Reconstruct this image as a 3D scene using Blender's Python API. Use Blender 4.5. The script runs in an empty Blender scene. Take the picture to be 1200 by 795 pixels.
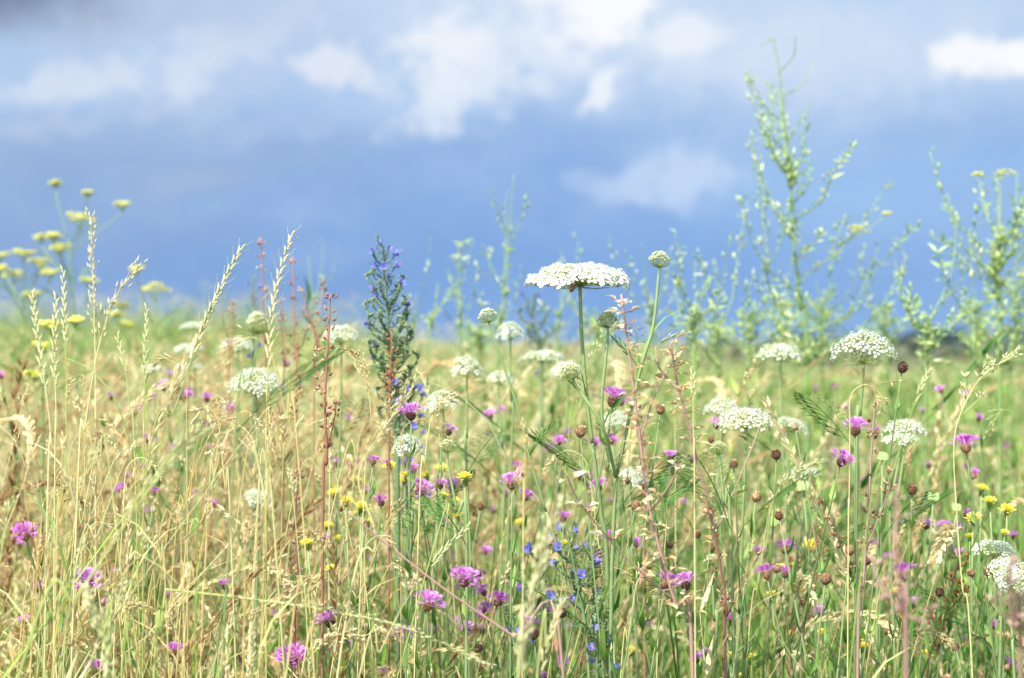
import bpy, math, random
import numpy as np
from mathutils import Vector, Matrix

random.seed(7)
RNG = np.random.default_rng(11)
S = 0.472            # frame width at one metre
CAM_Z = 0.95
SC = bpy.context.scene
COL = SC.collection

# ------------------------------------------------------------------ camera, light, exposure
cam = bpy.data.cameras.new('camera')
cam.sensor_width = 23.6
cam.lens = 50.0
cam.clip_start = 0.05
cam.clip_end = 9000
cam.dof.use_dof = True
cam.dof.focus_distance = 2.02
cam.dof.aperture_fstop = 4.7
co = bpy.data.objects.new('camera', cam)
COL.objects.link(co)
co.location = (0, 0, CAM_Z)
co.rotation_euler = (math.radians(90), 0, 0)
SC.camera = co

EXPOSURE = 1.13
SC.view_settings.view_transform = 'Standard'
SC.view_settings.look = 'None'
SC.view_settings.gamma = 1
SC.view_settings.exposure = EXPOSURE
SC.cycles.max_bounces = 8
SC.cycles.transparent_max_bounces = 8
SC.cycles.use_denoising = True

SUN_EL, SUN_AZ = math.radians(52), math.radians(215)   # azimuth clockwise from +Y: behind the camera, a little left
sd = Vector((math.sin(SUN_AZ) * math.cos(SUN_EL), math.cos(SUN_AZ) * math.cos(SUN_EL), math.sin(SUN_EL)))
sl = bpy.data.lights.new('sun', 'SUN')
sl.energy = 4.3
sl.angle = math.radians(0.6)
sl.color = (1.0, 0.955, 0.88)
so = bpy.data.objects.new('sun', sl)
COL.objects.link(so)
so.rotation_euler = sd.to_track_quat('Z', 'Y').to_euler()

world = bpy.data.worlds.new('World')
SC.world = world
world.use_nodes = True


def srgb(r, g, b):
    def f(c):
        c /= 255.0
        return c / 12.92 if c <= 0.04045 else ((c + 0.055) / 1.055) ** 2.4
    return (f(r), f(g), f(b))


def set_ramp(cr, stops):
    while len(cr.elements) > 1:
        cr.elements.remove(cr.elements[-1])
    cr.elements[0].position = stops[0][0]
    cr.elements[0].color = stops[0][1]
    for p, c in stops[1:]:
        cr.elements.new(p).color = c


def build_world():
    nt = world.node_tree
    N, L = nt.nodes, nt.links
    N.clear()
    out = N.new('ShaderNodeOutputWorld')
    bg = N.new('ShaderNodeBackground')
    STR = 0.15
    bg.inputs['Strength'].default_value = STR
    L.new(bg.outputs[0], out.inputs[0])
    sky = N.new('ShaderNodeTexSky')
    sky.sky_type = 'NISHITA'
    sky.sun_disc = False
    sky.sun_elevation = SUN_EL
    sky.sun_rotation = SUN_AZ
    tc = N.new('ShaderNodeTexCoord')
    sep = N.new('ShaderNodeSeparateXYZ')
    L.new(tc.outputs['Generated'], sep.inputs[0])

    def m(op, a, b=None, c=None, clamp=False):
        n = N.new('ShaderNodeMath')
        n.operation = op
        n.use_clamp = clamp
        for i, v in enumerate((a, b, c)):
            if v is None:
                continue
            if isinstance(v, (int, float)):
                n.inputs[i].default_value = v
            else:
                L.new(v, n.inputs[i])
        return n.outputs[0]
    yy = m('MAXIMUM', sep.outputs[1], 0.08)
    u = m('DIVIDE', sep.outputs[0], yy)
    v = m('DIVIDE', sep.outputs[2], yy)
    cmb = N.new('ShaderNodeCombineXYZ')
    L.new(u, cmb.inputs[0])
    L.new(v, cmb.inputs[1])

    def noise(scale, detail, rough, off, sx=1, sy=1):
        mp = N.new('ShaderNodeMapping')
        mp.inputs['Scale'].default_value = (sx, sy, 1)
        mp.inputs['Location'].default_value = (off, off * 0.37, off * 1.7)
        L.new(cmb.outputs[0], mp.inputs[0])
        n = N.new('ShaderNodeTexNoise')
        n.inputs['Scale'].default_value = scale
        n.inputs['Detail'].default_value = detail
        n.inputs['Roughness'].default_value = rough
        L.new(mp.outputs[0], n.inputs['Vector'])
        return n.outputs['Fac']
    n1 = noise(22, 6, 0.55, 3.1)
    n2 = noise(22, 6, 0.55, 9.7)
    n3 = noise(9, 5, 0.5, 5.2, 1, 2.2)
    n4 = noise(48, 9, 0.68, 1.2)
    ud = m('ADD', u, m('MULTIPLY', m('SUBTRACT', n1, 0.5), 0.045))
    vd = m('ADD', v, m('MULTIPLY', m('SUBTRACT', n2, 0.5), 0.03))
    K = 1.0 / (STR * 2 ** EXPOSURE)

    def colk(r, g, b):
        c = srgb(r, g, b)
        return (c[0] * K, c[1] * K, c[2] * K, 1)
    # storm cloud deck: slate blue low, paler above
    n5 = noise(14, 7, 0.62, 7.7, 1, 1.9)
    ramp = N.new('ShaderNodeValToRGB')
    vv = m('ADD', m('MULTIPLY', vd, 5.2), m('ADD', m('MULTIPLY', m('SUBTRACT', n3, 0.5), 0.65), m('MULTIPLY', m('SUBTRACT', n5, 0.5), 0.85)))
    L.new(vv, ramp.inputs[0])
    cr = ramp.color_ramp
    cr.interpolation = 'B_SPLINE'
    stops = [(0.0, (142, 181, 230)), (0.16, (137, 174, 226)), (0.36, (152, 186, 232)), (0.56, (168, 197, 236)),
             (0.74, (178, 207, 241)), (0.9, (192, 213, 241))]
    set_ramp(cr, [(p, (*srgb(*c), 1)) for p, c in stops])
    sc_ = N.new('ShaderNodeVectorMath')
    sc_.operation = 'SCALE'
    L.new(ramp.outputs[0], sc_.inputs[0])
    sc_.inputs['Scale'].default_value = K
    cur = sc_.outputs[0]

    def blob(px, py, ax, ay, col, amt, soft=1.0, rag=0.5, rot=0.0):
        nonlocal cur
        cu, cv = (px - 600) / 1200 * S, (397.5 - py) / 1200 * S
        du = m('SUBTRACT', ud, cu)
        dv = m('SUBTRACT', vd, cv)
        if rot:
            c_, s_ = math.cos(rot), math.sin(rot)
            du, dv = m('ADD', m('MULTIPLY', du, c_), m('MULTIPLY', dv, s_)), m('SUBTRACT', m('MULTIPLY', dv, c_), m('MULTIPLY', du, s_))
        a = m('DIVIDE', du, ax / 1200 * S)
        b = m('DIVIDE', dv, ay / 1200 * S)
        d = m('SQRT', m('ADD', m('MULTIPLY', a, a), m('MULTIPLY', b, b)))
        d = m('ADD', d, m('ADD', m('MULTIPLY', m('SUBTRACT', n4, 0.5), rag * 2.6), m('MULTIPLY', m('SUBTRACT', n5, 0.5), rag * 1.3)))
        mr = N.new('ShaderNodeMapRange')
        mr.interpolation_type = 'SMOOTHSTEP'
        L.new(d, mr.inputs[0])
        mr.inputs[1].default_value = 1.0 + soft * 0.5
        mr.inputs[2].default_value = 1.0 - soft * 0.9
        mr.inputs[3].default_value = 0
        mr.inputs[4].default_value = amt
        mx = N.new('ShaderNodeMix')
        mx.data_type = 'RGBA'
        L.new(mr.outputs[0], mx.inputs[0])
        L.new(cur, mx.inputs[6])
        mx.inputs[7].default_value = colk(*col)
        cur = mx.outputs[2]
    # (place, half size, colour, amount, softness)
    blob(60, 290, 360, 120, (144, 171, 213), 0.6, 1.1)
    blob(430, 335, 330, 80, (126, 166, 222), 0.7, 1.1)
    blob(760, 330, 260, 80, (130, 171, 229), 0.6, 1.1)
    blob(1020, 230, 280, 70, (156, 197, 242), 0.6, 1.1)
    blob(150, 175, 330, 48, (152, 178, 216), 0.55, 1.1)
    blob(230, 210, 60, 18, (172, 190, 220), 0.5, 1.1, 0.8, 0.3)
    blob(20, 0, 210, 58, (146, 162, 190), 0.8, 1.1, 0.8)
    blob(-30, -15, 110, 55, (98, 114, 144), 0.65, 1.1, 0.8)
    blob(190, 85, 270, 62, (194, 212, 239), 0.75, 1.1, 0.8)
    blob(90, 100, 120, 30, (218, 229, 245), 0.8, 0.7, 1.1, 0.2)
    blob(260, 62, 120, 34, (216, 227, 245), 0.8, 0.7, 1.1, 0.3)
    blob(40, 150, 120, 14, (190, 206, 232), 0.6, 0.8, 1.1, 0.1)
    blob(330, 150, 110, 16, (176, 200, 236), 0.5, 0.8, 1.1, 0.2)
    blob(330, 20, 190, 40, (186, 204, 232), 0.6, 1.1)
    blob(930, 60, 360, 66, (212, 227, 247), 0.9, 1.1, 0.7)
    blob(650, 15, 230, 70, (214, 228, 248), 0.8, 1.1, 0.7)
    blob(550, 80, 112, 56, (232, 240, 251), 0.8, 0.75, 1.0, 0.35)
    blob(500, 125, 66, 28, (226, 235, 250), 0.75, 0.8, 1.1, 0.4)
    blob(612, 95, 34, 16, (214, 228, 248), 0.7, 0.7, 1.0, 0.3)
    blob(530, 60, 52, 28, (242, 246, 253), 0.75, 0.75, 1.1, 0.2)
    blob(700, 14, 66, 38, (250, 252, 255), 0.95, 0.6, 1.0)
    blob(383, 86, 42, 25, (226, 234, 247), 0.9, 0.6, 1.1, 0.2)
    blob(703, 98, 36, 16, (236, 243, 253), 0.95, 0.6, 1.0, 0.8)
    blob(800, 205, 70, 36, (198, 218, 247), 0.85, 0.6, 1.0, 0.1)
    blob(725, 226, 62, 20, (190, 212, 245), 0.75, 0.7, 1.0, 0.0)
    blob(1145, 66, 66, 26, (250, 252, 255), 0.92, 0.6, 0.9, 0.08)
    blob(1200, 54, 46, 20, (252, 253, 255), 0.9, 0.6, 0.8)
    blob(805, 42, 56, 20, (240, 245, 253), 0.75, 0.8, 1.0)
    blob(370, 292, 70, 18, (152, 184, 230), 0.6, 0.9)
    # the deck ends behind and above the viewer, open sky there
    mr = N.new('ShaderNodeMapRange')
    mr.interpolation_type = 'SMOOTHSTEP'
    L.new(m('ADD', m('SUBTRACT', sep.outputs[1], m('MULTIPLY', sep.outputs[2], 0.6)), m('MULTIPLY', m('SUBTRACT', n3, 0.5), 0.1)), mr.inputs[0])
    mr.inputs[1].default_value = 0.15
    mr.inputs[2].default_value = 0.6
    mx = N.new('ShaderNodeMix')
    mx.data_type = 'RGBA'
    L.new(mr.outputs[0], mx.inputs[0])
    L.new(sky.outputs[0], mx.inputs[6])
    L.new(cur, mx.inputs[7])
    L.new(mx.outputs[2], bg.inputs[0])


build_world()

# ------------------------------------------------------------------ helpers


def smooth(a, b, x):
    t = np.clip((np.asarray(x, float) - a) / (b - a), 0, 1)
    return t * t * (3 - 2 * t)


def ground_z(x, y):
    x = np.asarray(x, float)
    y = np.asarray(y, float)
    ang = x / np.maximum(y, 1.0)
    crest = 0.44 - 0.58 * smooth(-0.14, 0.02, ang) - 0.15 * smooth(0.03, 0.2, ang)
    rise = smooth(5, 24, y) * crest * (1 - smooth(25, 90, y))
    fall = -9.0 * smooth(60, 330, y)
    bump = 0.012 * np.sin(x * 5.1 + y * 2.3) + 0.01 * np.sin(y * 6.7 - x * 3.1)
    return rise + fall + bump


def gz(x, y):
    return float(ground_z(x, y))


def P(px, py, d):
    """Point seen at a photo position, d metres away."""
    return Vector(((px - 600) / 1200 * S * d, d, CAM_Z + (397.5 - py) / 1200 * S * d))


def PXM(d):
    return S * d / 1200   # metres per photo pixel


class MB:
    def __init__(self):
        self.v, self.f, self.mi, self.t = [], [], [], []

    def vert(self, p, t):
        self.v.append((p[0], p[1], p[2]))
        self.t.append(t)
        return len(self.v) - 1

    def face(self, idx, mi=0):
        self.f.append(idx)
        self.mi.append(mi)

    def quad(self, a, b, c, d, t=0.5, mi=0):
        i = [self.vert(q, t) for q in (a, b, c, d)]
        self.face(i, mi)

    def tube(self, pts, radii, sides=5, t=0.5, t2=None, mi=0, cap=True):
        pts = [Vector(p) for p in pts]
        n = len(pts)
        if isinstance(radii, (int, float)):
            radii = [radii] * n
        t2 = t if t2 is None else t2
        prev = None
        rings = []
        for i, p in enumerate(pts):
            d = (pts[min(i + 1, n - 1)] - pts[max(i - 1, 0)])
            if d.length < 1e-9:
                d = Vector((0, 0, 1))
            d.normalize()
            if prev is None:
                a = d.orthogonal().normalized()
            else:
                a = prev - d * prev.dot(d)
                a = a.normalized() if a.length > 1e-6 else d.orthogonal().normalized()
            prev = a
            b = d.cross(a)
            tt = t + (t2 - t) * i / max(n - 1, 1)
            rings.append([self.vert(p + (a * math.cos(2 * math.pi * k / sides) + b * math.sin(2 * math.pi * k / sides)) * radii[i], tt) for k in range(sides)])
        for i in range(n - 1):
            for k in range(sides):
                k2 = (k + 1) % sides
                self.face([rings[i][k], rings[i][k2], rings[i + 1][k2], rings[i + 1][k]], mi)
        if cap:
            self.face(list(rings[-1]), mi)
            self.face(list(reversed(rings[0])), mi)

    def leaf(self, base, d, side, length, width, t=0.5, mi=0, curl=0.25, fold=0.25, seg=4, shape=0.45):
        """A pointed leaf with a folded midrib; d grows away, side is across."""
        d = Vector(d).normalized()
        side = Vector(side)
        side = (side - d * side.dot(d))
        side = side.normalized() if side.length > 1e-6 else d.orthogonal().normalized()
        up = side.cross(d).normalized()
        rows = []
        p = Vector(base)
        dd = d.copy()
        for i in range(seg + 1):
            s = i / seg
            w = width * 0.5 * (math.sin(math.pi * min(1, s ** shape * 0.999)) ** 0.8 if s > 0 else 0.12)
            w = max(w, width * 0.03)
            mid = p.copy()
            rows.append((self.vert(mid - side * w + up * w * fold, t), self.vert(mid, t), self.vert(mid + side * w + up * w * fold, t)))
            dd = (dd - up * curl / seg).normalized()
            p = p + dd * (length / seg)
        for i in range(seg):
            a, b = rows[i], rows[i + 1]
            self.face([a[0], a[1], b[1], b[0]], mi)
            self.face([a[1], a[2], b[2], b[1]], mi)

    def spindle(self, p, d, length, width, t=0.5, mi=0, sides=4, tt=None, fat=0.4):
        """Closed pointed body (bud, spikelet, seed)."""
        p = Vector(p)
        d = Vector(d).normalized()
        a = d.orthogonal().normalized()
        b = d.cross(a)
        tt = t if tt is None else tt
        i0 = self.vert(p, t)
        r1 = [self.vert(p + d * length * fat + (a * math.cos(2 * math.pi * k / sides) + b * math.sin(2 * math.pi * k / sides)) * width * 0.5, t) for k in range(sides)]
        i1 = self.vert(p + d * length, tt)
        for k in range(sides):
            k2 = (k + 1) % sides
            self.face([i0, r1[k2], r1[k]], mi)
            self.face([r1[k], r1[k2], i1], mi)

    def rhomb(self, p, d, side, length, width, t=0.5, mi=0, at=0.55):
        p, d, side = Vector(p), Vector(d), Vector(side)
        self.quad(p, p + d * length * at - side * width * .5, p + d * length, p + d * length * at + side * width * .5, t, mi)

    def mesh(self, name, mats):
        me = bpy.data.meshes.new(name)
        me.from_pydata(self.v, [], self.f)
        for m_ in mats:
            me.materials.append(m_)
        me.polygons.foreach_set('material_index', self.mi)
        me.polygons.foreach_set('use_smooth', [True] * len(self.f))
        at = me.attributes.new('tint', 'FLOAT', 'POINT')
        at.data.foreach_set('value', self.t)
        me.update()
        return me

    def build(self, name, mats, parent=None, base=(0, 0, 0)):
        if not self.v:
            return None
        if not isinstance(mats, (list, tuple)):
            mats = [mats]
        b = Vector(base)
        if b.length:
            self.v = [(x - b.x, y - b.y, z - b.z) for x, y, z in self.v]
        o = bpy.data.objects.new(name, self.mesh(name, mats))
        COL.objects.link(o)
        if parent is not None:
            o.parent = parent
        return o


def place(mesh, name, parent, loc, direction=(0, 0, 1), spin=0.0, scale=1.0):
    o = bpy.data.objects.new(name, mesh)
    COL.objects.link(o)
    o.parent = parent
    q = Vector(direction).to_track_quat('Z', 'Y')
    o.matrix_local = Matrix.Translation(loc) @ q.to_matrix().to_4x4() @ Matrix.Rotation(spin, 4, 'Z') @ Matrix.Scale(scale, 4)
    return o


THINGS = []


def thing(name, label, cat, base, group=None, px=None, kindword=None):
    o = bpy.data.objects.new(name, None)
    o.empty_display_size = 0.05
    COL.objects.link(o)
    o.location = base
    o['category'] = cat
    if label:
        o['label'] = label
    if group:
        o['group'] = group
    THINGS.append([o, px, kindword])
    return o


def spline(pts, n=6):
    """Catmull-Rom through points."""
    pts = [Vector(p) for p in pts]
    if len(pts) == 2:
        return [pts[0].lerp(pts[1], i / n) for i in range(n + 1)]
    q = [pts[0] * 2 - pts[1]] + pts + [pts[-1] * 2 - pts[-2]]
    out = []
    for i in range(1, len(q) - 2):
        p0, p1, p2, p3 = q[i - 1:i + 3]
        for k in range(n):
            t = k / n
            out.append(0.5 * ((2 * p1) + (p2 - p0) * t + (2 * p0 - 5 * p1 + 4 * p2 - p3) * t * t + (3 * p1 - p0 - 3 * p2 + p3) * t ** 3))
    out.append(pts[-1])
    return out


def rdir(zmin=-1, zmax=1):
    a = random.uniform(0, 2 * math.pi)
    z = random.uniform(zmin, zmax)
    r = math.sqrt(max(0, 1 - z * z))
    return Vector((r * math.cos(a), r * math.sin(a), z))


# ------------------------------------------------------------------ materials
def ramp_mat(name, stops, transl=0.3, rough=0.6, objvar=0.12, nscale=60, spec=0.3, namt=0.25):
    """Plant matter: colour from the per-plant 'tint' value plus a fine mottling, some light passes through."""
    m = bpy.data.materials.new(name)
    m.use_nodes = True
    nt = m.node_tree
    N, L = nt.nodes, nt.links
    N.clear()
    out = N.new('ShaderNodeOutputMaterial')
    at = N.new('ShaderNodeAttribute')
    at.attribute_name = 'tint'
    tc = N.new('ShaderNodeTexCoord')
    no = N.new('ShaderNodeTexNoise')
    no.inputs['Scale'].default_value = nscale
    no.inputs['Detail'].default_value = 3
    L.new(tc.outputs['Object'], no.inputs['Vector'])
    oi = N.new('ShaderNodeObjectInfo')

    def mth(op, a, b):
        n = N.new('ShaderNodeMath')
        n.operation = op
        for i, v in enumerate((a, b)):
            if isinstance(v, (int, float)):
                n.inputs[i].default_value = v
            else:
                L.new(v, n.inputs[i])
        return n.outputs[0]
    f = mth('ADD', at.outputs['Fac'], mth('MULTIPLY', mth('SUBTRACT', no.outputs['Fac'], 0.5), namt))
    f = mth('ADD', f, mth('MULTIPLY', mth('SUBTRACT', oi.outputs['Random'], 0.5), objvar * 2))
    rp = N.new('ShaderNodeValToRGB')
    L.new(f, rp.inputs[0])
    cr = rp.color_ramp
    set_ramp(cr, [(p, (*c, 1)) for p, c in stops])
    pb = N.new('ShaderNodeBsdfPrincipled')
    L.new(rp.outputs[0], pb.inputs['Base Color'])
    pb.inputs['Roughness'].default_value = rough
    pb.inputs['Specular IOR Level'].default_value = spec
    if transl > 0:
        tr = N.new('ShaderNodeBsdfTranslucent')
        L.new(rp.outputs[0], tr.inputs['Color'])
        mx = N.new('ShaderNodeMixShader')
        mx.inputs[0].default_value = transl
        L.new(pb.outputs[0], mx.inputs[1])
        L.new(tr.outputs[0], mx.inputs[2])
        L.new(mx.outputs[0], out.inputs[0])
    else:
        L.new(pb.outputs[0], out.inputs[0])
    return m


M = {}
M['straw'] = ramp_mat('straw', [(0, (.30, .18, .07)), (.22, (.50, .36, .13)), (.45, (.62, .52, .20)), (.68, (.70, .65, .34)), (.84, (.44, .50, .15)), (1, (.24, .38, .08))], .25, .5)
M['spikelet'] = ramp_mat('spikelet', [(0, (.32, .17, .08)), (.2, (.56, .38, .17)), (.45, (.70, .58, .30)), (.7, (.76, .69, .42)), (1, (.56, .62, .30))], .35, .6)
M['blade'] = ramp_mat('grass_blade', [(0, (.035, .11, .015)), (.3, (.09, .22, .025)), (.6, (.22, .35, .05)), (.82, (.42, .48, .11)), (1, (.62, .58, .25))], .34, .45)
M['forb'] = ramp_mat('forb_leaf', [(0, (.03, .10, .018)), (.35, (.07, .19, .03)), (.7, (.18, .32, .055)), (1, (.42, .50, .13))], .3, .5)
M['carrot_stem'] = ramp_mat('carrot_stem', [(0, (.13, .20, .07)), (.5, (.23, .32, .12)), (1, (.36, .44, .18))], .1, .6)
M['petal'] = ramp_mat('white_petal', [(0, (.42, .50, .22)), (.3, (.62, .68, .46)), (.6, (.74, .77, .63)), (1, (.80, .81, .73))], .3, .7, 0.03, 200, 0.2, 0.12)
M['ray'] = ramp_mat('umbel_ray', [(0, (.26, .38, .09)), (.5, (.46, .56, .18)), (1, (.66, .70, .36))], .4, .6)
M['nest'] = ramp_mat('seed_nest', [(0, (.20, .28, .07)), (.45, (.36, .43, .12)), (.75, (.66, .68, .36)), (1, (.86, .86, .70))], .2, .6, .04)
M['knap_stem'] = ramp_mat('knapweed_stem', [(0, (.15, .09, .06)), (.4, (.15, .20, .08)), (1, (.26, .34, .14))], .1, .6)
M['purple'] = ramp_mat('purple_floret', [(0, (.34, .07, .38)), (.35, (.60, .15, .58)), (.7, (.76, .30, .72)), (1, (.84, .58, .82))], .45, .6, .15)
M['bud'] = ramp_mat('knapweed_bud', [(0, (.08, .035, .025)), (.4, (.26, .13, .07)), (.7, (.46, .29, .14)), (1, (.64, .50, .28))], .0, .55, .22, 900, .3, .5)
M['pale'] = ramp_mat('pale_green_plant', [(0, (.16, .30, .12)), (.35, (.30, .45, .16)), (.65, (.46, .60, .22)), (.85, (.60, .68, .26)), (1, (.76, .80, .46))], .45, .6, .05)
M['yellow'] = ramp_mat('yellow_flower', [(0, (.62, .50, .04)), (.5, (.80, .66, .06)), (1, (.84, .80, .16))], .35, .6)
M['fennel'] = ramp_mat('yellow_umbel', [(0, (.42, .50, .06)), (.5, (.72, .70, .10)), (1, (.84, .82, .22))], .35, .6)
M['bugloss'] = ramp_mat('bugloss_green', [(0, (.07, .13, .05)), (.4, (.14, .23, .10)), (.8, (.28, .37, .18)), (1, (.44, .46, .28))], .2, .7)
M['blue'] = ramp_mat('blue_petal', [(0, (.10, .09, .50)), (.5, (.20, .22, .78)), (.8, (.34, .34, .84)), (1, (.62, .30, .66))], .4, .6)
M['rust'] = ramp_mat('rusty_stem', [(0, (.16, .06, .04)), (.35, (.32, .14, .09)), (.6, (.46, .24, .15)), (.85, (.56, .38, .22)), (1, (.50, .48, .24))], .15, .6)
M['dock'] = ramp_mat('dock_seed', [(0, (.24, .08, .03)), (.5, (.46, .18, .06)), (1, (.62, .34, .14))], .3, .6)
M['pink'] = ramp_mat('pinkish_stem', [(0, (.24, .12, .10)), (.5, (.42, .26, .21)), (1, (.52, .42, .28))], .1, .6)
M['insect'] = ramp_mat('insect_shell', [(0, (.03, .012, .01)), (.5, (.10, .035, .02)), (1, (.3, .13, .05))], 0, .35)
M['wood'] = ramp_mat('far_wood_hazed_leaves', [(0, (.035, .06, .055)), (1, (.07, .10, .09))], .2, .8)  # bluish air haze of the distance is painted into the leaf colour


def ground_material():
    m = bpy.data.materials.new('meadow_soil')
    m.use_nodes = True
    nt = m.node_tree
    N, L = nt.nodes, nt.links
    pb = N['Principled BSDF']
    tc = N.new('ShaderNodeTexCoord')
    n1 = N.new('ShaderNodeTexNoise')
    n1.inputs['Scale'].default_value = 3.0
    n1.inputs['Detail'].default_value = 8
    n1.inputs['Roughness'].default_value = .7
    L.new(tc.outputs['Object'], n1.inputs['Vector'])
    r = N.new('ShaderNodeValToRGB')
    L.new(n1.outputs['Fac'], r.inputs[0])
    cr = r.color_ramp
    cr.elements[0].position = .3
    cr.elements[0].color = (.06, .07, .025, 1)
    cr.elements[1].position = .65
    cr.elements[1].color = (.22, .21, .08, 1)
    L.new(r.outputs[0], pb.inputs['Base Color'])
    pb.inputs['Roughness'].default_value = .95
    b = N.new('ShaderNodeBump')
    b.inputs['Strength'].default_value = .6
    b.inputs['Distance'].default_value = .03
    L.new(n1.outputs['Fac'], b.inputs['Height'])
    L.new(b.outputs[0], pb.inputs['Normal'])
    return m


# ------------------------------------------------------------------ ground
def build_ground():
    ys = np.concatenate([np.linspace(-60, 0, 7), np.linspace(1, 30, 40), np.geomspace(32, 6000, 46)])
    xs = np.concatenate([-np.geomspace(3000, 12, 24), np.linspace(-10, 10, 41), np.geomspace(12, 3000, 24)])
    X, Y = np.meshgrid(xs, ys)
    Z = ground_z(X, Y)
    v = np.stack([X.ravel(), Y.ravel(), Z.ravel()], 1)
    nx = len(xs)
    f = [(j * nx + i, j * nx + i + 1, (j + 1) * nx + i + 1, (j + 1) * nx + i) for j in range(len(ys) - 1) for i in range(nx - 1)]
    me = bpy.data.meshes.new('ground')
    me.from_pydata(v.tolist(), [], f)
    me.polygons.foreach_set('use_smooth', [True] * len(f))
    me.materials.append(ground_material())
    o = bpy.data.objects.new('ground', me)
    COL.objects.link(o)
    o['kind'] = 'structure'


build_ground()

# ------------------------------------------------------------------ grass sward (uncountable)
# a template is (V n*3, F m*4, mat index m, tint offset n), standing 1 unit tall or so


def to_template(mb):
    F = np.array([(f + [f[-1]])[:4] if len(f) == 3 else f[:4] for f in mb.f])
    return np.array(mb.v, float), F, np.array(mb.mi), np.array(mb.t, float)


def ribbon(mb, pts, w, t, mi, ang=None):
    ang = random.uniform(0, math.pi) if ang is None else ang
    if len(pts) == 4:
        pts = spline(pts, 2)
    side = Vector((math.cos(ang), math.sin(ang), 0))
    n = len(pts)
    row = []
    for i, p in enumerate(pts):
        s = i / (n - 1)
        ww = w * .5 * (1 - s ** 2.2) * (0.65 + .35 * min(1, s * 4)) + .00015
        row.append((mb.vert(p - side * ww, t), mb.vert(p + side * ww, t)))
    for i in range(n - 1):
        mb.face([row[i][0], row[i][1], row[i + 1][1], row[i + 1][0]], mi)


def curve_up(h, lean, ang, n=5, pw=2.0):
    d = Vector((math.cos(ang), math.sin(ang), 0))
    return [Vector((0, 0, h * s)) + d * (lean * h * s ** pw) - Vector((0, 0, 1)) * (lean * lean * h * .35 * s ** pw) for s in [i / n for i in range(n + 1)]]


def cross_spikelet(mb, p, d, l, w, t, mi):
    d = d.normalized()
    a = d.orthogonal().normalized()
    b = d.cross(a)
    mb.rhomb(p, d, a, l, w, t, mi, .4)
    mb.rhomb(p, d, b, l, w, t, mi, .4)


def seed_stalk(kind, h, lean, ang, lo=False, sp=cross_spikelet):
    """Grass culm with its seed head. mats: 0 straw, 1 spikelet, 2 blade."""
    mb = MB()
    pts = curve_up(h, lean, ang, 6, 2.2)
    t0 = 0.5
    r = .0006
    if kind == 'nod':     # the top third bends over
        d = Vector((math.cos(ang), math.sin(ang), 0))
        base = pts[-1]
        dirn = (pts[-1] - pts[-2]).normalized()
        L_ = h * .22
        for i in range(1, 7):
            dirn = (dirn + d * .26 - Vector((0, 0, .16 * i / 2))).normalized()
            base = base + dirn * L_ / 6
            pts.append(base)
    mb.tube(pts, [r * (1.1 - .6 * i / len(pts)) for i in range(len(pts))], 3, t0, mi=0, cap=False)
    path = spline(pts, 3)
    tot = len(path)
    if kind == 'spike':     # slender, alternating pressed spikelets
        a0 = int(tot * .6)
        n = 24 if not lo else 11
        for i in range(n):
            k = a0 + (tot - 1 - a0) * i / n
            p = path[int(k)].lerp(path[min(int(k) + 1, tot - 1)], k - int(k))
            ax = (path[min(int(k) + 1, tot - 1)] - path[max(0, int(k) - 1)]).normalized()
            sd_ = ax.orthogonal().normalized() * (1 if i % 2 else -1)
            sd_.rotate(Matrix.Rotation(random.uniform(-.5, .5), 3, ax))
            sp(mb, p, ax + sd_ * .42, .0125 * (1 - .35 * i / n), .0026, t0 + random.uniform(-.1, .15), 1)
    elif kind in ('soft', 'nod'):   # dense tan plume
        a0 = int(tot * (.66 if kind == 'soft' else .55))
        n = 84 if not lo else 26
        for i in range(n):
            s = i / n
            k = a0 + (tot - 1 - a0) * s
            p = path[int(k)].lerp(path[min(int(k) + 1, tot - 1)], k - int(k))
            ax = (path[min(int(k) + 1, tot - 1)] - path[max(0, int(k) - 1)]).normalized()
            o = rdir(-.2, .6)
            o = (o - ax * o.dot(ax))
            rad = .0075 * math.sin(math.pi * min(1, .12 + s * .86)) ** .7
            sp(mb, p + o * rad * (.5 + .5 * math.sin(i * .55)) * random.random() ** .5, ax + o * .55, .0105, .0032, t0 - .08 + random.uniform(-.22, .12), 1)
    elif kind == 'open':            # airy oat-like panicle
        a0 = int(tot * .62)
        n = 17 if not lo else 8
        for i in range(n):
            s = i / n
            k = a0 + (tot - 1 - a0) * s
            p = path[int(k)]
            o = rdir(0, .4)
            l = .055 * (1 - s * .75)
            q1 = p + o * l * .5 + Vector((0, 0, l * .5))
            q2 = q1 + o * l * .45 + Vector((0, 0, l * .1))
            mb.tube([p, q1, q2], .00025, 3, t0, mi=0, cap=False)
            for q, f in ((q1, .3), (q2, -.25), (q2, .1)):
                sp(mb, q, o + Vector((random.uniform(-.4, .4), random.uniform(-.4, .4), f)), .011, .0024, t0 + random.uniform(-.1, .2), 1)
    # a withered leaf or two
    for _ in range(random.randint(0, 2)):
        z = random.uniform(.2, .6)
        k = int(z * 6)
        a = random.uniform(0, 6.28)
        l = random.uniform(.08, .2)
        d = Vector((math.cos(a), math.sin(a), 0))
        b = pts[k]
        ribbon(mb, [b, b + d * l * .3 + Vector((0, 0, l * .5)), b + d * l * .7 + Vector((0, 0, l * .6)), b + d * l + Vector((0, 0, l * .35))], .003, t0 + random.uniform(-.1, .25), 0, a + 1.57)
    return mb


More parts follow.
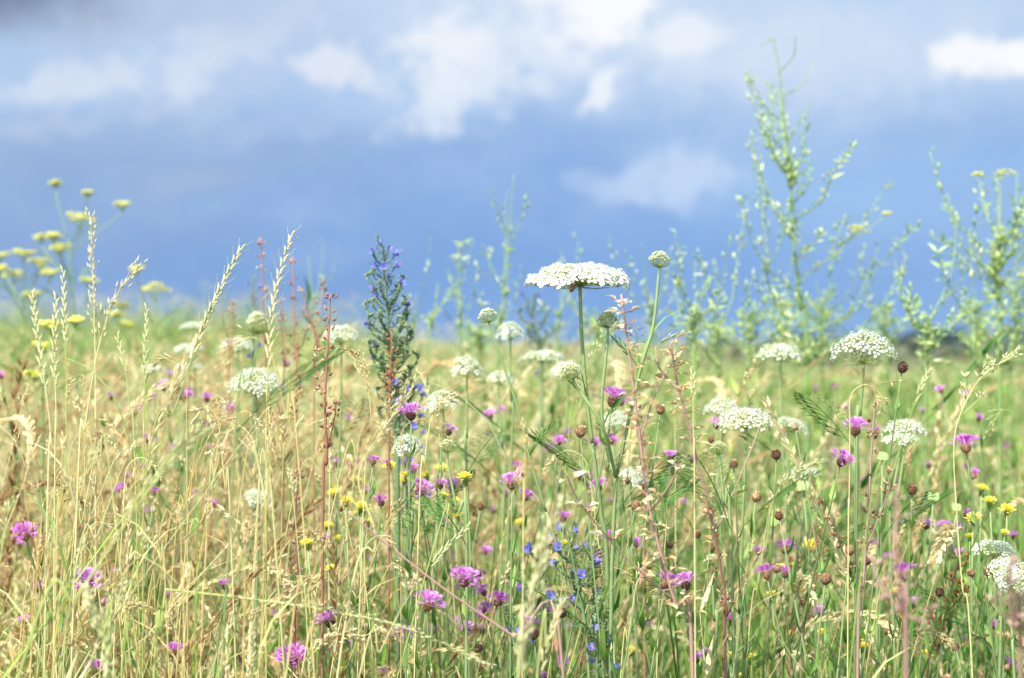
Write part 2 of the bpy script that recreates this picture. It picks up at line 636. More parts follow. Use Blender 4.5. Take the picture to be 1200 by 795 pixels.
def blade_tuft(n, h, w, spread, bend=.5):
    mb = MB()
    for _ in range(n):
        a = random.uniform(0, 6.28)
        hh = h * random.uniform(.55, 1.1)
        off = Vector((random.gauss(0, spread), random.gauss(0, spread), 0))
        pts = [p + off for p in curve_up(hh, random.uniform(.05, bend), a, 4, 1.9)]
        ribbon(mb, pts, w * random.uniform(.6, 1.2), random.uniform(-.18, .18), 0, a + 1.57 + random.uniform(-.6, .6))
    return mb


def forb(h, nl, ll, lw, broad=False):
    mb = MB()
    pts = curve_up(h, random.uniform(0, .25), random.uniform(0, 6.28), 4)
    mb.tube(pts, [.0014, .0012, .001, .0008, .0006], 3, 0.2, mi=0, cap=False)
    for i in range(nl):
        s = (i + .5) / nl
        k = s * 4
        p = pts[int(k)].lerp(pts[min(4, int(k) + 1)], k - int(k))
        a = i * 2.4 + random.uniform(-.4, .4)
        d = Vector((math.cos(a), math.sin(a), random.uniform(.3, 1.0)))
        mb.leaf(p, d, Vector((-math.sin(a), math.cos(a), 0)), ll * (1.15 - .6 * s) * random.uniform(.7, 1.1), lw * (1.1 - .5 * s), random.uniform(-.15, .15), 0, .9, .3, 3, .5 if not broad else .7)
    return mb


def feather_leaf_mb(mb, p, d, l, t=0.0, mi=0, n=9):
    """Finely divided leaf of carrot or yarrow."""
    d = Vector(d).normalized()
    side = d.cross(Vector((0, 0, 1)))
    side = side.normalized() if side.length > .01 else Vector((1, 0, 0))
    up = side.cross(d)
    q = Vector(p)
    rows = [q.copy()]
    for i in range(n):
        dd = (d - up * (-.35) * (0.5 - i / n)).normalized()
        q = q + dd * l / n
        rows.append(q.copy())
        if i == 0:
            continue
        ll = l * .38 * math.sin(math.pi * (.15 + .8 * i / n))
        for sg in (-1, 1):
            e = (side * sg + d * .9).normalized()
            mb.rhomb(q, e, up, ll, .0012, t, mi)
            for k in (.4, .7):
                c = q + e * ll * k
                mb.rhomb(c, (e + d * 1.2).normalized(), up, ll * .4, .001, t, mi)
                mb.rhomb(c, (e - d * .5).normalized(), up, ll * .3, .001, t, mi)
    mb.tube(rows[::2] + [rows[-1]], .0005, 3, t, mi=mi, cap=False)


def twiggy_forb(h):
    """Branched knapweed-like forb with buds, for the mass of plants."""
    mb = MB()
    pts = curve_up(h, random.uniform(0, .25), random.uniform(0, 6.28), 6)
    mb.tube(pts, [.0012, .0011, .001, .0009, .0008, .0007, .0006], 3, .15, mi=0, cap=False)
    for i in range(9):
        k = 1 + i * 5 // 9
        p = pts[k].lerp(pts[k + 1], random.random())
        a = i * 2.4
        l = h * random.uniform(.14, .3)
        e = p + Vector((math.cos(a) * l * .5, math.sin(a) * l * .5, l))
        m_ = p + Vector((math.cos(a) * l * .32, math.sin(a) * l * .32, l * .4))
        mb.tube([p, m_, e], .0005, 3, .2, mi=0, cap=False)
        cross_spikelet(mb, e, Vector((0, 0, 1)), .0075, .0045, random.uniform(-.1, .3), 1)
        for q in (p, m_):
            b = random.uniform(0, 6.28)
            mb.leaf(q, (math.cos(b), math.sin(b), .7), (-math.sin(b), math.cos(b), 0), .04, .0055, random.uniform(-.1, .3), 0, .6, .3, 3)
    return mb


def feather_forb(h):
    mb = MB()
    pts = curve_up(h, random.uniform(0, .2), random.uniform(0, 6.28), 4)
    mb.tube(pts, .001, 3, .2, cap=False)
    for i in range(6):
        a = i * 2.4
        p = pts[min(4, i * 4 // 6 + 1)]
        feather_leaf_mb(mb, p, (math.cos(a), math.sin(a), .8), h * .32 * random.uniform(.7, 1.1), random.uniform(-.1, .1))
    return mb


class Sward:
    def __init__(self, name, mats, label=None):
        self.name, self.mats = name, mats
        self.V, self.F, self.MI, self.T = [], [], [], []
        self.n = 0

    def scatter(self, tpl, x, y, scale, tint, wind=0.12):
        V, F, MI, T = tpl
        k = len(x)
        if k == 0:
            return
        rot = RNG.uniform(0, 2 * np.pi, k)
        c, s = np.cos(rot), np.sin(rot)
        X = (V[None, :, 0] * c[:, None] - V[None, :, 1] * s[:, None]) * scale[:, None]
        Y = (V[None, :, 0] * s[:, None] + V[None, :, 1] * c[:, None]) * scale[:, None]
        Z = V[None, :, 2] * scale[:, None]
        wx = np.clip(RNG.normal(wind, .2, k), -.3, .42)
        wy = np.clip(RNG.normal(0, .14, k), -.3, .3)
        X += wx[:, None] * Z * np.maximum(Z, 0) / .7 + x[:, None]
        Y += wy[:, None] * Z * np.maximum(Z, 0) / .7 + y[:, None]
        Z = Z * (1 - .3 * wx[:, None] ** 2) + ground_z(x, y)[:, None]
        out = np.stack([X, Y, Z], 2).reshape(-1, 3)
        nv = V.shape[0]
        f = (F[None] + (np.arange(k) * nv)[:, None, None]).reshape(-1, 4) + self.n
        self.V.append(out)
        self.F.append(f)
        self.MI.append(np.tile(MI, k))
        self.T.append((T[None] + tint[:, None]).ravel())
        self.n += k * nv

    def build(self):
        V = np.concatenate(self.V)
        F = np.concatenate(self.F).astype(np.int32)
        MI = np.concatenate(self.MI).astype(np.int32)
        T = np.concatenate(self.T).astype(np.float32)
        me = bpy.data.meshes.new(self.name)
        me.vertices.add(len(V))
        me.vertices.foreach_set('co', V.astype(np.float32).ravel())
        tri = F[:, 3] == F[:, 2]
        cnt = np.where(tri, 3, 4).astype(np.int32)
        st = np.concatenate([[0], np.cumsum(cnt)[:-1]]).astype(np.int32)
        mask = np.ones(F.shape, bool)
        mask[tri, 3] = False
        me.loops.add(int(cnt.sum()))
        me.loops.foreach_set('vertex_index', F[mask])
        me.polygons.add(len(F))
        me.polygons.foreach_set('loop_start', st)
        me.polygons.foreach_set('loop_total', cnt)
        for m_ in self.mats:
            me.materials.append(m_)
        me.polygons.foreach_set('material_index', MI)
        at = me.attributes.new('tint', 'FLOAT', 'POINT')
        at.data.foreach_set('value', T)
        me.update()
        me.validate()
        o = bpy.data.objects.new(self.name, me)
        COL.objects.link(o)
        o['kind'] = 'stuff'
        return o


def field(density, y0, y1, margin=1.3, extra=.35, keep=None):
    """Random points of the wedge in view and well beside it."""
    half1 = .236 * y1 * margin + extra
    area = 2 * half1 * (y1 - y0)
    n = int(area * density)
    x = RNG.uniform(-half1, half1, n)
    y = RNG.uniform(y0, y1, n)
    ok = np.abs(x) < .236 * y * margin + extra
    x, y = x[ok], y[ok]
    if keep is not None:
        k = RNG.random(len(x)) < keep(x, y)
        x, y = x[k], y[k]
    return x, y


def left_w(x, y):
    """1 at the golden left side of the view, 0 at the green right side."""
    a = x / y
    patch = .16 * np.sin(x * 7 + y * 3.3) + .1 * np.sin(y * 9 - x * 4)
    return np.clip(1 - smooth(-.16, .10, a + patch * .35), 0, 1)


def build_sward():
    straw = Sward('straw_grass', [M['straw'], M['spikelet']])
    kinds = [('spike', 1.0), ('soft', .95), ('nod', .85), ('open', 1.0), ('soft', .8), ('nod', .75), ('soft', 1.0), ('open', .9)]
    tpls = []
    for kd, h in kinds:
        for _ in range(2):
            mb = seed_stalk(kd, .78 * h, random.uniform(.03, .22), random.uniform(0, 6.28))
            tpls.append(to_template(mb))
    tlo = [to_template(seed_stalk(kd, .78 * h, random.uniform(.05, .2), random.uniform(0, 6.28), True)) for kd, h in kinds]
    # near, mid
    for (y0, y1, dens, tp) in ((1.65, 2.0, 150, tpls), (2.0, 3.0, 400, tpls), (3.0, 5.2, 450, tpls), (5.2, 9.0, 300, tlo)):
        for t in tp:
            x, y = field(dens / len(tp), y0, y1, keep=lambda x, y: .20 + .80 * left_w(x, y))
            k = len(x)
            lw = left_w(x, y)
            sc = RNG.normal(.86, .19, k) * (1.0 + .06 * lw)
            sc = np.where(y < 2.1, np.minimum(sc * .84, .86), sc)
            tint = np.clip(RNG.normal(-.03, .17, k) + .26 * (1 - lw) + .26 * smooth(2.6, 5, y), -.4, .55)
            sc = sc * (1 + .12 * smooth(2.6, 3.6, y))
            straw.scatter(t, x, y, np.clip(sc, .4, 1.25), tint)
    straw.build()

    green = Sward('green_grass', [M['blade']])
    tb = [to_template(blade_tuft(9, .5, .0042, .012)) for _ in range(5)] + [to_template(blade_tuft(8, .62, .0036, .010, .35)) for _ in range(3)]
    for (y0, y1, dens) in ((1.4, 2.2, 230), (2.2, 5.2, 480), (5.2, 9.5, 300)):
        for t in tb:
            x, y = field(dens / len(tb), y0, y1)
            k = len(x)
            lw = left_w(x, y)
            tint = np.clip(RNG.normal(.40, .22, k) + .18 * lw, .05, 1.05)
            green.scatter(t, x, y, np.clip(RNG.normal(1.0, .2, k), .5, 1.5), tint, .06)
    green.build()

    leafy = Sward('ground_cover', [M['forb'], M['bud']])
    tf = [to_template(forb(.38, 12, .055, .010)) for _ in range(4)] + [to_template(forb(.5, 16, .045, .008)) for _ in range(3)] + \
         [to_template(forb(.26, 9, .05, .02, True)) for _ in range(3)] + [to_template(feather_forb(.36)) for _ in range(3)] + \
         [to_template(twiggy_forb(h_)) for h_ in (.34, .42, .46, .38)]
    for (y0, y1, dens) in ((1.4, 2.3, 190), (2.3, 5.2, 560), (5.2, 9.5, 300)):
        for t in tf:
            x, y = field(dens / len(tf), y0, y1, keep=lambda x, y: 1 - .3 * left_w(x, y))
            k = len(x)
            leafy.scatter(t, x, y, np.clip(RNG.normal(1.05, .18, k), .5, 1.45), np.clip(RNG.normal(.36, .28, k) + .24 * left_w(x, y), 0, 1.1), .04)
    tl = [to_template(forb(h_, 26, .06, .014)) for h_ in (.7, .78, .62)] + [to_template(forb(.7, 34, .04, .009))]
    for (y0, y1, dens) in ((2.6, 5, 44), (5, 9.5, 75), (9.5, 15, 34)):
        for t in tl:
            x, y = field(dens / len(tl), y0, y1, keep=lambda x, y: 1 - .6 * left_w(x, y))
            k = len(x)
            leafy.scatter(t, x, y, np.clip(RNG.normal(1.0, .15, k), .6, 1.3), np.clip(RNG.normal(.7, .25, k), .1, 1.1), .04)
    leafy.build()

    dry = Sward('dry_herbs', [M['rust'], M['bud']])
    tw = [to_template(twiggy_forb(h_)) for h_ in (.5, .6, .68, .56, .64)]
    for (y0, y1, dens) in ((1.75, 2.6, 20), (2.6, 5, 40), (5, 9, 26)):
        for t in tw:
            x, y = field(dens / len(tw), y0, y1)
            k = len(x)
            dry.scatter(t, x, y, np.clip(RNG.normal(.98, .14, k), .6, 1.2), np.clip(RNG.normal(.5, .25, k), 0, .95), .03)
    dry.build()

    far = Sward('far_meadow', [M['straw'], M['spikelet'], M['blade'], M['forb']])
    for j in range(6):
        mb = MB()
        for _ in range(2):
            s = seed_stalk(random.choice(['soft', 'nod', 'spike', 'open']), .8, random.uniform(.05, .25), random.uniform(0, 6.28), True)
            o = Vector((random.gauss(0, .08), random.gauss(0, .08), 0))
            n0 = len(mb.v)
            mb.v += [(a + o.x, b + o.y, c) for a, b, c in s.v]
            mb.t += [q + .22 for q in s.t]
            mb.f += [[i + n0 for i in f] for f in s.f]
            mb.mi += s.mi
        g = blade_tuft(22, .7, .008, .09)
        n0 = len(mb.v)
        mb.v += g.v
        mb.t += [q + .36 for q in g.t]
        mb.f += [[i + n0 for i in f] for f in g.f]
        mb.mi += [2] * len(g.f)
        g = forb(random.choice([.5, .66, .8]), 24, .08, .02)
        n0 = len(mb.v)
        mb.v += g.v
        mb.t += [q + .35 for q in g.t]
        mb.f += [[i + n0 for i in f] for f in g.f]
        mb.mi += [3] * len(g.f)
        t = to_template(mb)
        for (y0, y1, dens) in ((9, 14, 34), (14, 22, 22), (22, 34, 10)):
            x, y = field(dens / 6, y0, y1, 1.2, .3)
            k = len(x)
            pat = .22 * np.sin(x * 1.7 + y * .9 + j) + .16 * np.sin(x * 4.1 - y * 1.3)
            far.scatter(t, x, y, np.clip(RNG.normal(1.0, .17, k), .5, 1.3), np.clip(RNG.normal(.12, .22, k) + pat, -.4, .5), .05)
    far.build()


build_sward()
exec_later = []

# ------------------------------------------------------------------ wild carrot


def umbel_meshes(R, flat, n, fl, seed, petal=1.0):
    """White umbel: (flower mesh, ray mesh). Origin is where the rays leave the stem."""
    rnd = random.Random(seed)
    W, Gm = MB(), MB()
    H = R * (.2 if flat < .5 else .3)
    dome = R * flat
    ga = math.pi * (3 - math.sqrt(5))
    for i in range(n):
        rr = math.sqrt((i + .4) / n)
        a = i * ga + rnd.uniform(-.15, .15)
        r = R * rr * rnd.uniform(.9, 1.08) * .9
        z = H + dome * (1 - rr ** 2.4) ** .8 * rnd.uniform(.9, 1.06) + rnd.uniform(-.04, .04) * R - R * .15 * rr ** 4
        c = Vector((r * math.cos(a), r * math.sin(a), z))
        nrm = Vector((math.cos(a) * rr ** 2 * (.45 + 1.1 * flat), math.sin(a) * rr ** 2 * (.45 + 1.1 * flat), 1)).normalized()
        mid = Vector((c.x * .55, c.y * .55, z * .38))
        Gm.tube(spline([(0, 0, 0), mid, c - nrm * R * .09], 3), R * .0085, 3, .35, .6, cap=False)
        tu = rnd.choice([.12, .35, .7, .8, .85])
        ru = R * .98 / math.sqrt(n) * (1.2 + .3 * rr)
        e1 = nrm.orthogonal().normalized()
        e2 = nrm.cross(e1)
        base = c - nrm * R * .09
        for k in range(fl):
            q = math.sqrt((k + .3) / fl)
            b = k * ga + rnd.uniform(-.3, .3)
            out = (e1 * math.cos(b) + e2 * math.sin(b))
            fc = c + out * ru * q * rnd.uniform(.85, 1.1) + nrm * (ru * .85 * (1 - q * q) + rnd.uniform(-.03, .05) * ru)
            if k % 3 == 0:
                Gm.tube([base, fc - nrm * R * .012], R * .0045, 3, .55, .85, cap=False)
            fn = (nrm + out * .75 * q + Vector((rnd.uniform(-.25, .25), rnd.uniform(-.25, .25), 0))).normalized()
            f1 = fn.orthogonal().normalized()
            f1.rotate(Matrix.Rotation(rnd.uniform(0, 6.28), 3, fn))
            f2 = fn.cross(f1)
            big = petal * R * .038 * (1 + .5 * (rr > .8) * (q > .7))
            for g in range(5):
                th = g * 2 * math.pi / 5
                d = (f1 * math.cos(th) + f2 * math.sin(th))
                s_ = fn.cross(d)
                l = big * rnd.uniform(.85, 1.25)
                dd = (d + fn * .15).normalized()
                W.rhomb(fc, dd, s_, l, l * .85, tu + rnd.uniform(-.2, .2), 0, .62)
            W.rhomb(fc + fn * big * .12, f1, f2, big * .35, big * .35, .05, 0)
            if q > .6 and rr > .55:
                W.spindle(fc - nrm * big * 1.3, (out + nrm * .3), big * .9, big * .5, .12, 0, 3)
    return W, Gm


def bract_mb(R, seed, n=9, droop=.25):
    rnd = random.Random(seed)
    B = MB()
    for i in range(n):
        a = i * 2 * math.pi / n + rnd.uniform(-.2, .2)
        d = Vector((math.cos(a), math.sin(a), 0))
        l = R * rnd.uniform(.45, .7)
        for off in (-.35, 0, .35):
            e = d.copy()
            e.rotate(Matrix.Rotation(off, 3, 'Z'))
            m_ = d * l * .45 - Vector((0, 0, l * droop * .4))
            B.tube([Vector((0, 0, 0)), m_, m_ + e * l * .5 + Vector((0, 0, l * .05))], [R * .008, R * .006, R * .003], 3, .4, cap=False)
    return B


def nest_meshes(R, seed, closed=.95, n=40):
    """Contracted umbel before or after bloom: rays arch up into a cup with pale tips."""
    rnd = random.Random(seed)
    G_, B_ = MB(), MB()
    R0, R = R, R * .86
    ga = math.pi * (3 - math.sqrt(5))
    for i in range(n):
        rr = math.sqrt((i + .5) / n)
        a = i * ga
        d = Vector((math.cos(a), math.sin(a), 0))
        bulge = R * rr
        tip = d * R * rr * (.35 + .65 * closed) + Vector((0, 0, R * (1.4 - .75 * rr ** 2.5) + rnd.uniform(-.08, .08) * R))
        pts = spline([(0, 0, 0), d * bulge * .8 + Vector((0, 0, R * .4)), tip], 4)
        G_.tube(pts, R * .022, 3, .25, .5, cap=False)
        up = (tip - Vector((0, 0, R * .5))).normalized()
        for k in range(9):
            o = rdir(-.1, .8)
            dd = (up * .9 + o * .75).normalized()
            G_.spindle(tip + o * R * .05, dd, R * rnd.uniform(.2, .34), R * .085, .5 + rnd.uniform(-.15, .15), 0, 3, 1.0)
    for i in range(16):
        a = i * 2 * math.pi / 16 + rnd.uniform(-.1, .1)
        d = Vector((math.cos(a), math.sin(a), 0))
        h_ = rnd.uniform(.7, 1.25)
        B_.tube(spline([(0, 0, 0), d * R * .95 + Vector((0, 0, R * .3)), d * R * rnd.uniform(1.05, 1.35) + Vector((0, 0, R * h_))], 3), [R * .03] * 4 + [R * .015] * 3, 3, .35, cap=False)
    return G_, B_


UM = {}
for key, flat, n, fl in (('main', .12, 84, 22), ('flat', .16, 36, 16), ('dome', .55, 44, 18), ('high', .80, 44, 18), ('mid', .36, 40, 17)):
    W_, G_ = umbel_meshes(1.0, flat, n, fl, hash(key) % 97 if False else len(key) * 7 + int(flat * 100))
    UM[key] = (W_.mesh('umbel_florets', [M['petal']]), G_.mesh('umbel_rays', [M['ray']]), bract_mb(1.0, n).mesh('bracts', [M['carrot_stem']]), flat)
g1, b1 = nest_meshes(1.0, 3)
UM['nest'] = (g1.mesh('seed_nest', [M['nest']]), None, b1.mesh('bracts', [M['carrot_stem']]), 0)
g1, b1 = nest_meshes(1.0, 5, .45, 40)
UM['ball'] = (g1.mesh('seed_nest', [M['nest']]), None, b1.mesh('bracts', [M['carrot_stem']]), 0)


def carrot_head(root, base, px, py, d, wpx, kind, tilt=(0, 0), spin=None):
    """Head whose crown centre shows at px, py and is wpx wide. Returns the stem attachment point and the direction there."""
    R = wpx / 2 * PXM(d)
    c = P(px, py, d)
    dirn = Vector((tilt[0], tilt[1], 1)).normalized()
    fl_, ry_, br_, flat = UM[kind]
    if kind in ('nest', 'ball'):
        top = R * .8
    else:
        top = R * (.2 if flat < .5 else .3) + R * flat * .6
    at = c - dirn * top
    sp = random.uniform(0, 6.28) if spin is None else spin
    if ry_ is not None:
        h = place(ry_, 'flower_head', root, at - base, dirn, sp, R)
        o = bpy.data.objects.new('florets', fl_)
        COL.objects.link(o)
        o.parent = h
    else:
        h = place(fl_, 'seed_head', root, at - base, dirn, sp, R)
    o = bpy.data.objects.new('bracts', br_)
    COL.objects.link(o)
    o.parent = h
    return at, dirn


def carrot(label, heads, trunk, group=None, thick=.0016, leaves=3, name='wild_carrot', lean=0.0):
    """heads: (px, py, d, w, kind, tilt, [via points px,py]); trunk: list of (px, py, d) from the fork downwards."""
    tr = [P(*q) for q in trunk]
    low = tr[-1]
    gx, gy = low.x + lean, low.y
    base = Vector((gx, gy, gz(gx, gy)))
    root = thing(name, label, 'wildflower', base, group, (heads[0][0], heads[0][1]))
    st = MB()
    tr_full = spline(tr + [base + (low - base) * .4, base - Vector((0, 0, .01))], 6)
    st.tube(tr_full, [thick * (1 + .5 * i / len(tr_full)) for i in range(len(tr_full))], 6, .45, .3)
    fo = MB()
    for hd in heads:
        px, py, d, w, kind, tilt, via = hd
        at, dirn = carrot_head(root, base, px, py, d, w, kind, tilt)
        vp = [P(a, b, d) for a, b in via]
        pts = [at + dirn * .002, at - dirn * .01] + [q for q in vp if q.z < at.z - .03] + [tr[0]]
        pp = spline(pts, 6)
        r0 = thick * (.75 if kind == 'nest' else .85)
        st.tube(pp, [r0 + (thick - r0) * i / len(pp) for i in range(len(pp))], 6, .62, .45)
        # small divided leaf with a sheath where a branch has a via point
        if via:
            q = P(via[-1][0], via[-1][1], d)
            for a in (random.uniform(0, 6.28), random.uniform(0, 6.28)):
                feather_leaf_mb(fo, q, (math.cos(a), math.sin(a) * .5, .9), random.uniform(.025, .04), random.uniform(.2, .6), 0, 5)
    for i in range(leaves):
        k = int((i + 1) / (leaves + 1) * (len(tr_full) - 1))
        a = random.uniform(0, 6.28)
        feather_leaf_mb(fo, tr_full[k], (math.cos(a), math.sin(a), .7), random.uniform(.06, .12), random.uniform(.1, .5), 0, 9)
    st.build('stem', M['carrot_stem'], root, base)
    fo.build('foliage', M['forb'], root, base)
    return root


def z0(px, d, k=None):
    return None


def one_carrot(label, px, py, d, w, kind, tilt=(0, 0), foot=0, foot_py=None, thick=.0014, leaves=2, via=None):
    fpy = foot_py or py + 130
    carrot(label, [(px, py, d, w, kind, tilt, via or [])], [(px + foot * .5, (py + fpy) / 2 + 20, d), (px + foot, fpy, d)], thick=thick, leaves=leaves, lean=random.uniform(-.05, .05))


# the largest umbel in sharp focus
carrot('broad flat-topped white umbel in sharp focus, highest of the white flowers',
       [(680, 319, 2.0, 120, 'main', (.0, -.06), [(682, 400), (688, 470)])],
       [(694, 520, 2.0), (704, 600, 2.0), (712, 700, 2.0)], thick=.0019, leaves=4)
carrot('forked wild carrot with three rounded green seed heads beside the broad flat umbel',
       [(773, 303, 1.97, 27, 'nest', (.06, 0), [(775, 345), (765, 385), (750, 435)]),
        (712, 374, 2.0, 27, 'nest', (.0, -.02), [(709, 430), (705, 480), (712, 530)]),
        (667, 435, 1.95, 27, 'nest', (-.5, -.15), [(690, 465), (706, 500)])],
       [(722, 560, 1.98), (718, 640, 1.98), (716, 760, 1.98)], thick=.0017, leaves=3)
one_carrot('small cup-shaped green seed head leaning over the white domes, on a long slanting stem', 571, 368, 1.98, 24, 'nest', (-.2, 0), 0, None,
           via=[(590, 420), (607, 480), (620, 550), (640, 610), (672, 700)]) if False else \
    carrot('small cup-shaped green seed head on a long slanting stem between white domes',
           [(571, 369, 1.98, 24, 'nest', (-.25, 0), [(588, 412), (604, 470), (620, 535)])],
           [(640, 600, 1.98), (668, 690, 1.98), (690, 790, 1.98)], thick=.0012, leaves=2)

CARROTS = [
    ('domed umbel with green centre on a pale stem beside a bent brown bud', 1012, 402, 2.1, 76, 'dome', (.03, .12), -8),
    ('low flat white umbel against the sky between tall pale plants', 914, 411, 2.7, 58, 'mid', (0, 0), 4),
    ('round white umbel on the skyline next to the cup-shaped seed head', 598, 385, 2.6, 35, 'high', (0, 0), 2),
    ('rounded white umbel on straight stem, under the skyline left of centre dome'.replace(' left of centre dome', ' between bugloss and seed head'), 547, 427, 2.35, 41, 'high', (0, 0), 0),
    ('white umbel with a drooping tan grass head across it', 517, 467, 2.3, 42, 'high', (-.1, 0), -3),
    ('smaller white umbel drooping beside the slanting seed-head stem', 588, 441, 2.6, 34, 'dome', (.2, 0), 3),
    ('white dome standing alone above purple flowers and yellow dots', 479, 519, 2.1, 43, 'high', (0, 0), 2),
    ('blurred greenish-white umbel gone over, on the skyline', 636, 416, 2.9, 50, 'flat', (0, 0), -2),
    ('pale umbel half hidden behind a tilted green seed head', 662, 430, 2.7, 40, 'dome', (-.2, 0), 0),
    ('wide bright white umbel behind the pale grass, largest among the straw', 301, 443, 2.5, 66, 'dome', (.05, -.1), 3),
    ('flattened white umbel under the round green ball', 279, 402, 3.0, 46, 'mid', (0, 0), 2),
    ('white umbel behind the tall rust-coloured stem', 400, 389, 2.6, 46, 'dome', (0, 0), -2),
    ('thin flat umbel, topmost of a tier of three by the leaning grass', 228, 381, 3.2, 33, 'flat', (0, 0), 2),
    ('thin flat umbel, middle of a tier of three by the leaning grass', 221, 407, 3.1, 37, 'flat', (0, 0), -2),
    ('thin flat umbel, lowest of a tier of three by the leaning grass', 221, 429, 3.2, 34, 'flat', (0, 0), -4),
    ('narrow flat umbel alone above a purple knapweed patch', 182, 431, 3.0, 30, 'flat', (.1, 0), 2),
    ('small tilted umbel low in golden grass stems', 304, 580, 2.5, 42, 'mid', (.1, -.2), 3),
    ('small rounded umbel, uppermost of the cluster of three near the brown stalk', 846, 474, 2.5, 44, 'dome', (0, 0), -3),
    ('wide white umbel, broadest of the cluster of three near the brown stalk', 874, 488, 2.3, 70, 'mid', (-.03, -.1), -4),
    ('white umbel, outermost of the cluster of three facing open grass', 927, 496, 2.45, 44, 'mid', (.25, 0), -6),
    ('flat white umbel stacked just over a twin, near the oat-like stalk', 1061, 499, 2.35, 54, 'mid', (0, 0), -18),
    ('flat white umbel stacked just under a twin, near the oat-like stalk', 1055, 513, 2.25, 46, 'flat', (0, 0), -26),
    ('pale umbel above round leaves and drooping cream grass', 943, 551, 2.4, 38, 'mid', (0, 0), -8),
    ('creamy umbel low at the meadow edge, upper of a pair', 1166, 641, 2.1, 54, 'mid', (.1, 0), 6),
    ('open umbel tipped toward the viewer, lower of a pair', 1185, 668, 2.0, 54, 'mid', (.05, -.75), 4),
    ('small white umbel low behind the crossing green stems', 745, 556, 2.35, 38, 'dome', (.3, -.2), -3),
    ('blurred white umbel just behind a bright purple knapweed', 722, 488, 2.6, 38, 'dome', (.1, -.2), 3),
]
for (lb, px, py, d, w, kind, tilt, foot) in CARROTS:
    one_carrot(lb, px, py, d, w, kind, tilt, foot)
one_carrot('large soft green seed ball blurred against the sky', 302, 377, 1.62, 37, 'ball', (.02, 0), -26, thick=.0006)
one_carrot('cup-shaped green seed head below the white domes, near yellow dots', 525, 522, 2.0, 22, 'nest', (0, 0), 22, 640)
one_carrot('spiky pale seed head on slim stem under the umbel cluster', 842, 524, 2.0, 22, 'nest', (-.1, 0), 14, 620)
one_carrot('small green seed head low between thin brown stems', 835, 655, 2.05, 18, 'nest', (0, 0), 4, 760)

# ------------------------------------------------------------------ knapweed


def knap_bud(seed, t):
    rnd = random.Random(seed)
    mb = MB()
    rows, seg = 7, 12
    prof = [.25, .75, .98, 1.0, .85, .6, .35]
    R, H = .0049, .0105
    ring = []
    for j in range(rows):
        z = H * j / (rows - 1)
        ring.append([mb.vert((R * prof[j] * math.cos(2 * math.pi * k / seg), R * prof[j] * math.sin(2 * math.pi * k / seg), z), t * .5) for k in range(seg)])
    for j in range(rows - 1):
        for k in range(seg):
            mb.face([ring[j][k], ring[j][(k + 1) % seg], ring[j + 1][(k + 1) % seg], ring[j + 1][k]])
    mb.face(list(ring[-1]))
    mb.face(list(reversed(ring[0])))
    for j in range(6):   # overlapping scales
        for k in range(9):
            a = (k + .5 * (j % 2)) * 2 * math.pi / 9
            r = R * prof[j] * 1.02
            d = Vector((math.cos(a), math.sin(a), 0))
            p = d * r + Vector((0, 0, H * j / 6))
            s_ = Vector((-math.sin(a), math.cos(a), 0))
            mb.rhomb(p, (Vector((0, 0, 1)) + d * .35).normalized(), s_, .0031, .0029, t + rnd.uniform(-.1, .45), 0, .6)
    return mb


def knap_petals(seed, n=60, spread=1.08, L=.0128):
    rnd = random.Random(seed)
    mb = MB()
    for i in range(n):
        a = rnd.uniform(0, 6.28)
        outer = i / n
        tilt = (.15 + outer * 1.25) * spread
        d = Vector((math.cos(a) * math.sin(tilt), math.sin(a) * math.sin(tilt), math.cos(tilt)))
        s_ = Vector((-math.sin(a), math.cos(a), 0))
        l = L * (.65 + .45 * outer) * rnd.uniform(.85, 1.15)
        p = Vector((math.cos(a) * .002, math.sin(a) * .002, .0092))
        m_ = p + d * l * .55
        t = .55 + rnd.uniform(-.3, .3)
        mb.quad(p, m_ - s_ * .0005, m_ + d * .0005, m_ + s_ * .0005, t)
        for off in (-.4, -.13, .13, .4):
            e = (d + s_ * off + Vector((0, 0, .12))).normalized()
            mb.rhomb(m_, e, s_, l * .5, .0011, t + rnd.uniform(-.1, .15))
    return mb


BUDS = [knap_bud(i, t).mesh('bud', [M['bud']]) for i, t in ((1, .25), (2, .45), (3, .62), (4, .1))]
PETALS = [knap_petals(1).mesh('petals', [M['purple']]), knap_petals(2, 70, 1.16, .014).mesh('petals', [M['purple']]),
          knap_petals(3, 44, .8, .011).mesh('petals', [M['purple']]), knap_petals(4, 22, .3, .009).mesh('petals', [M['purple']])]


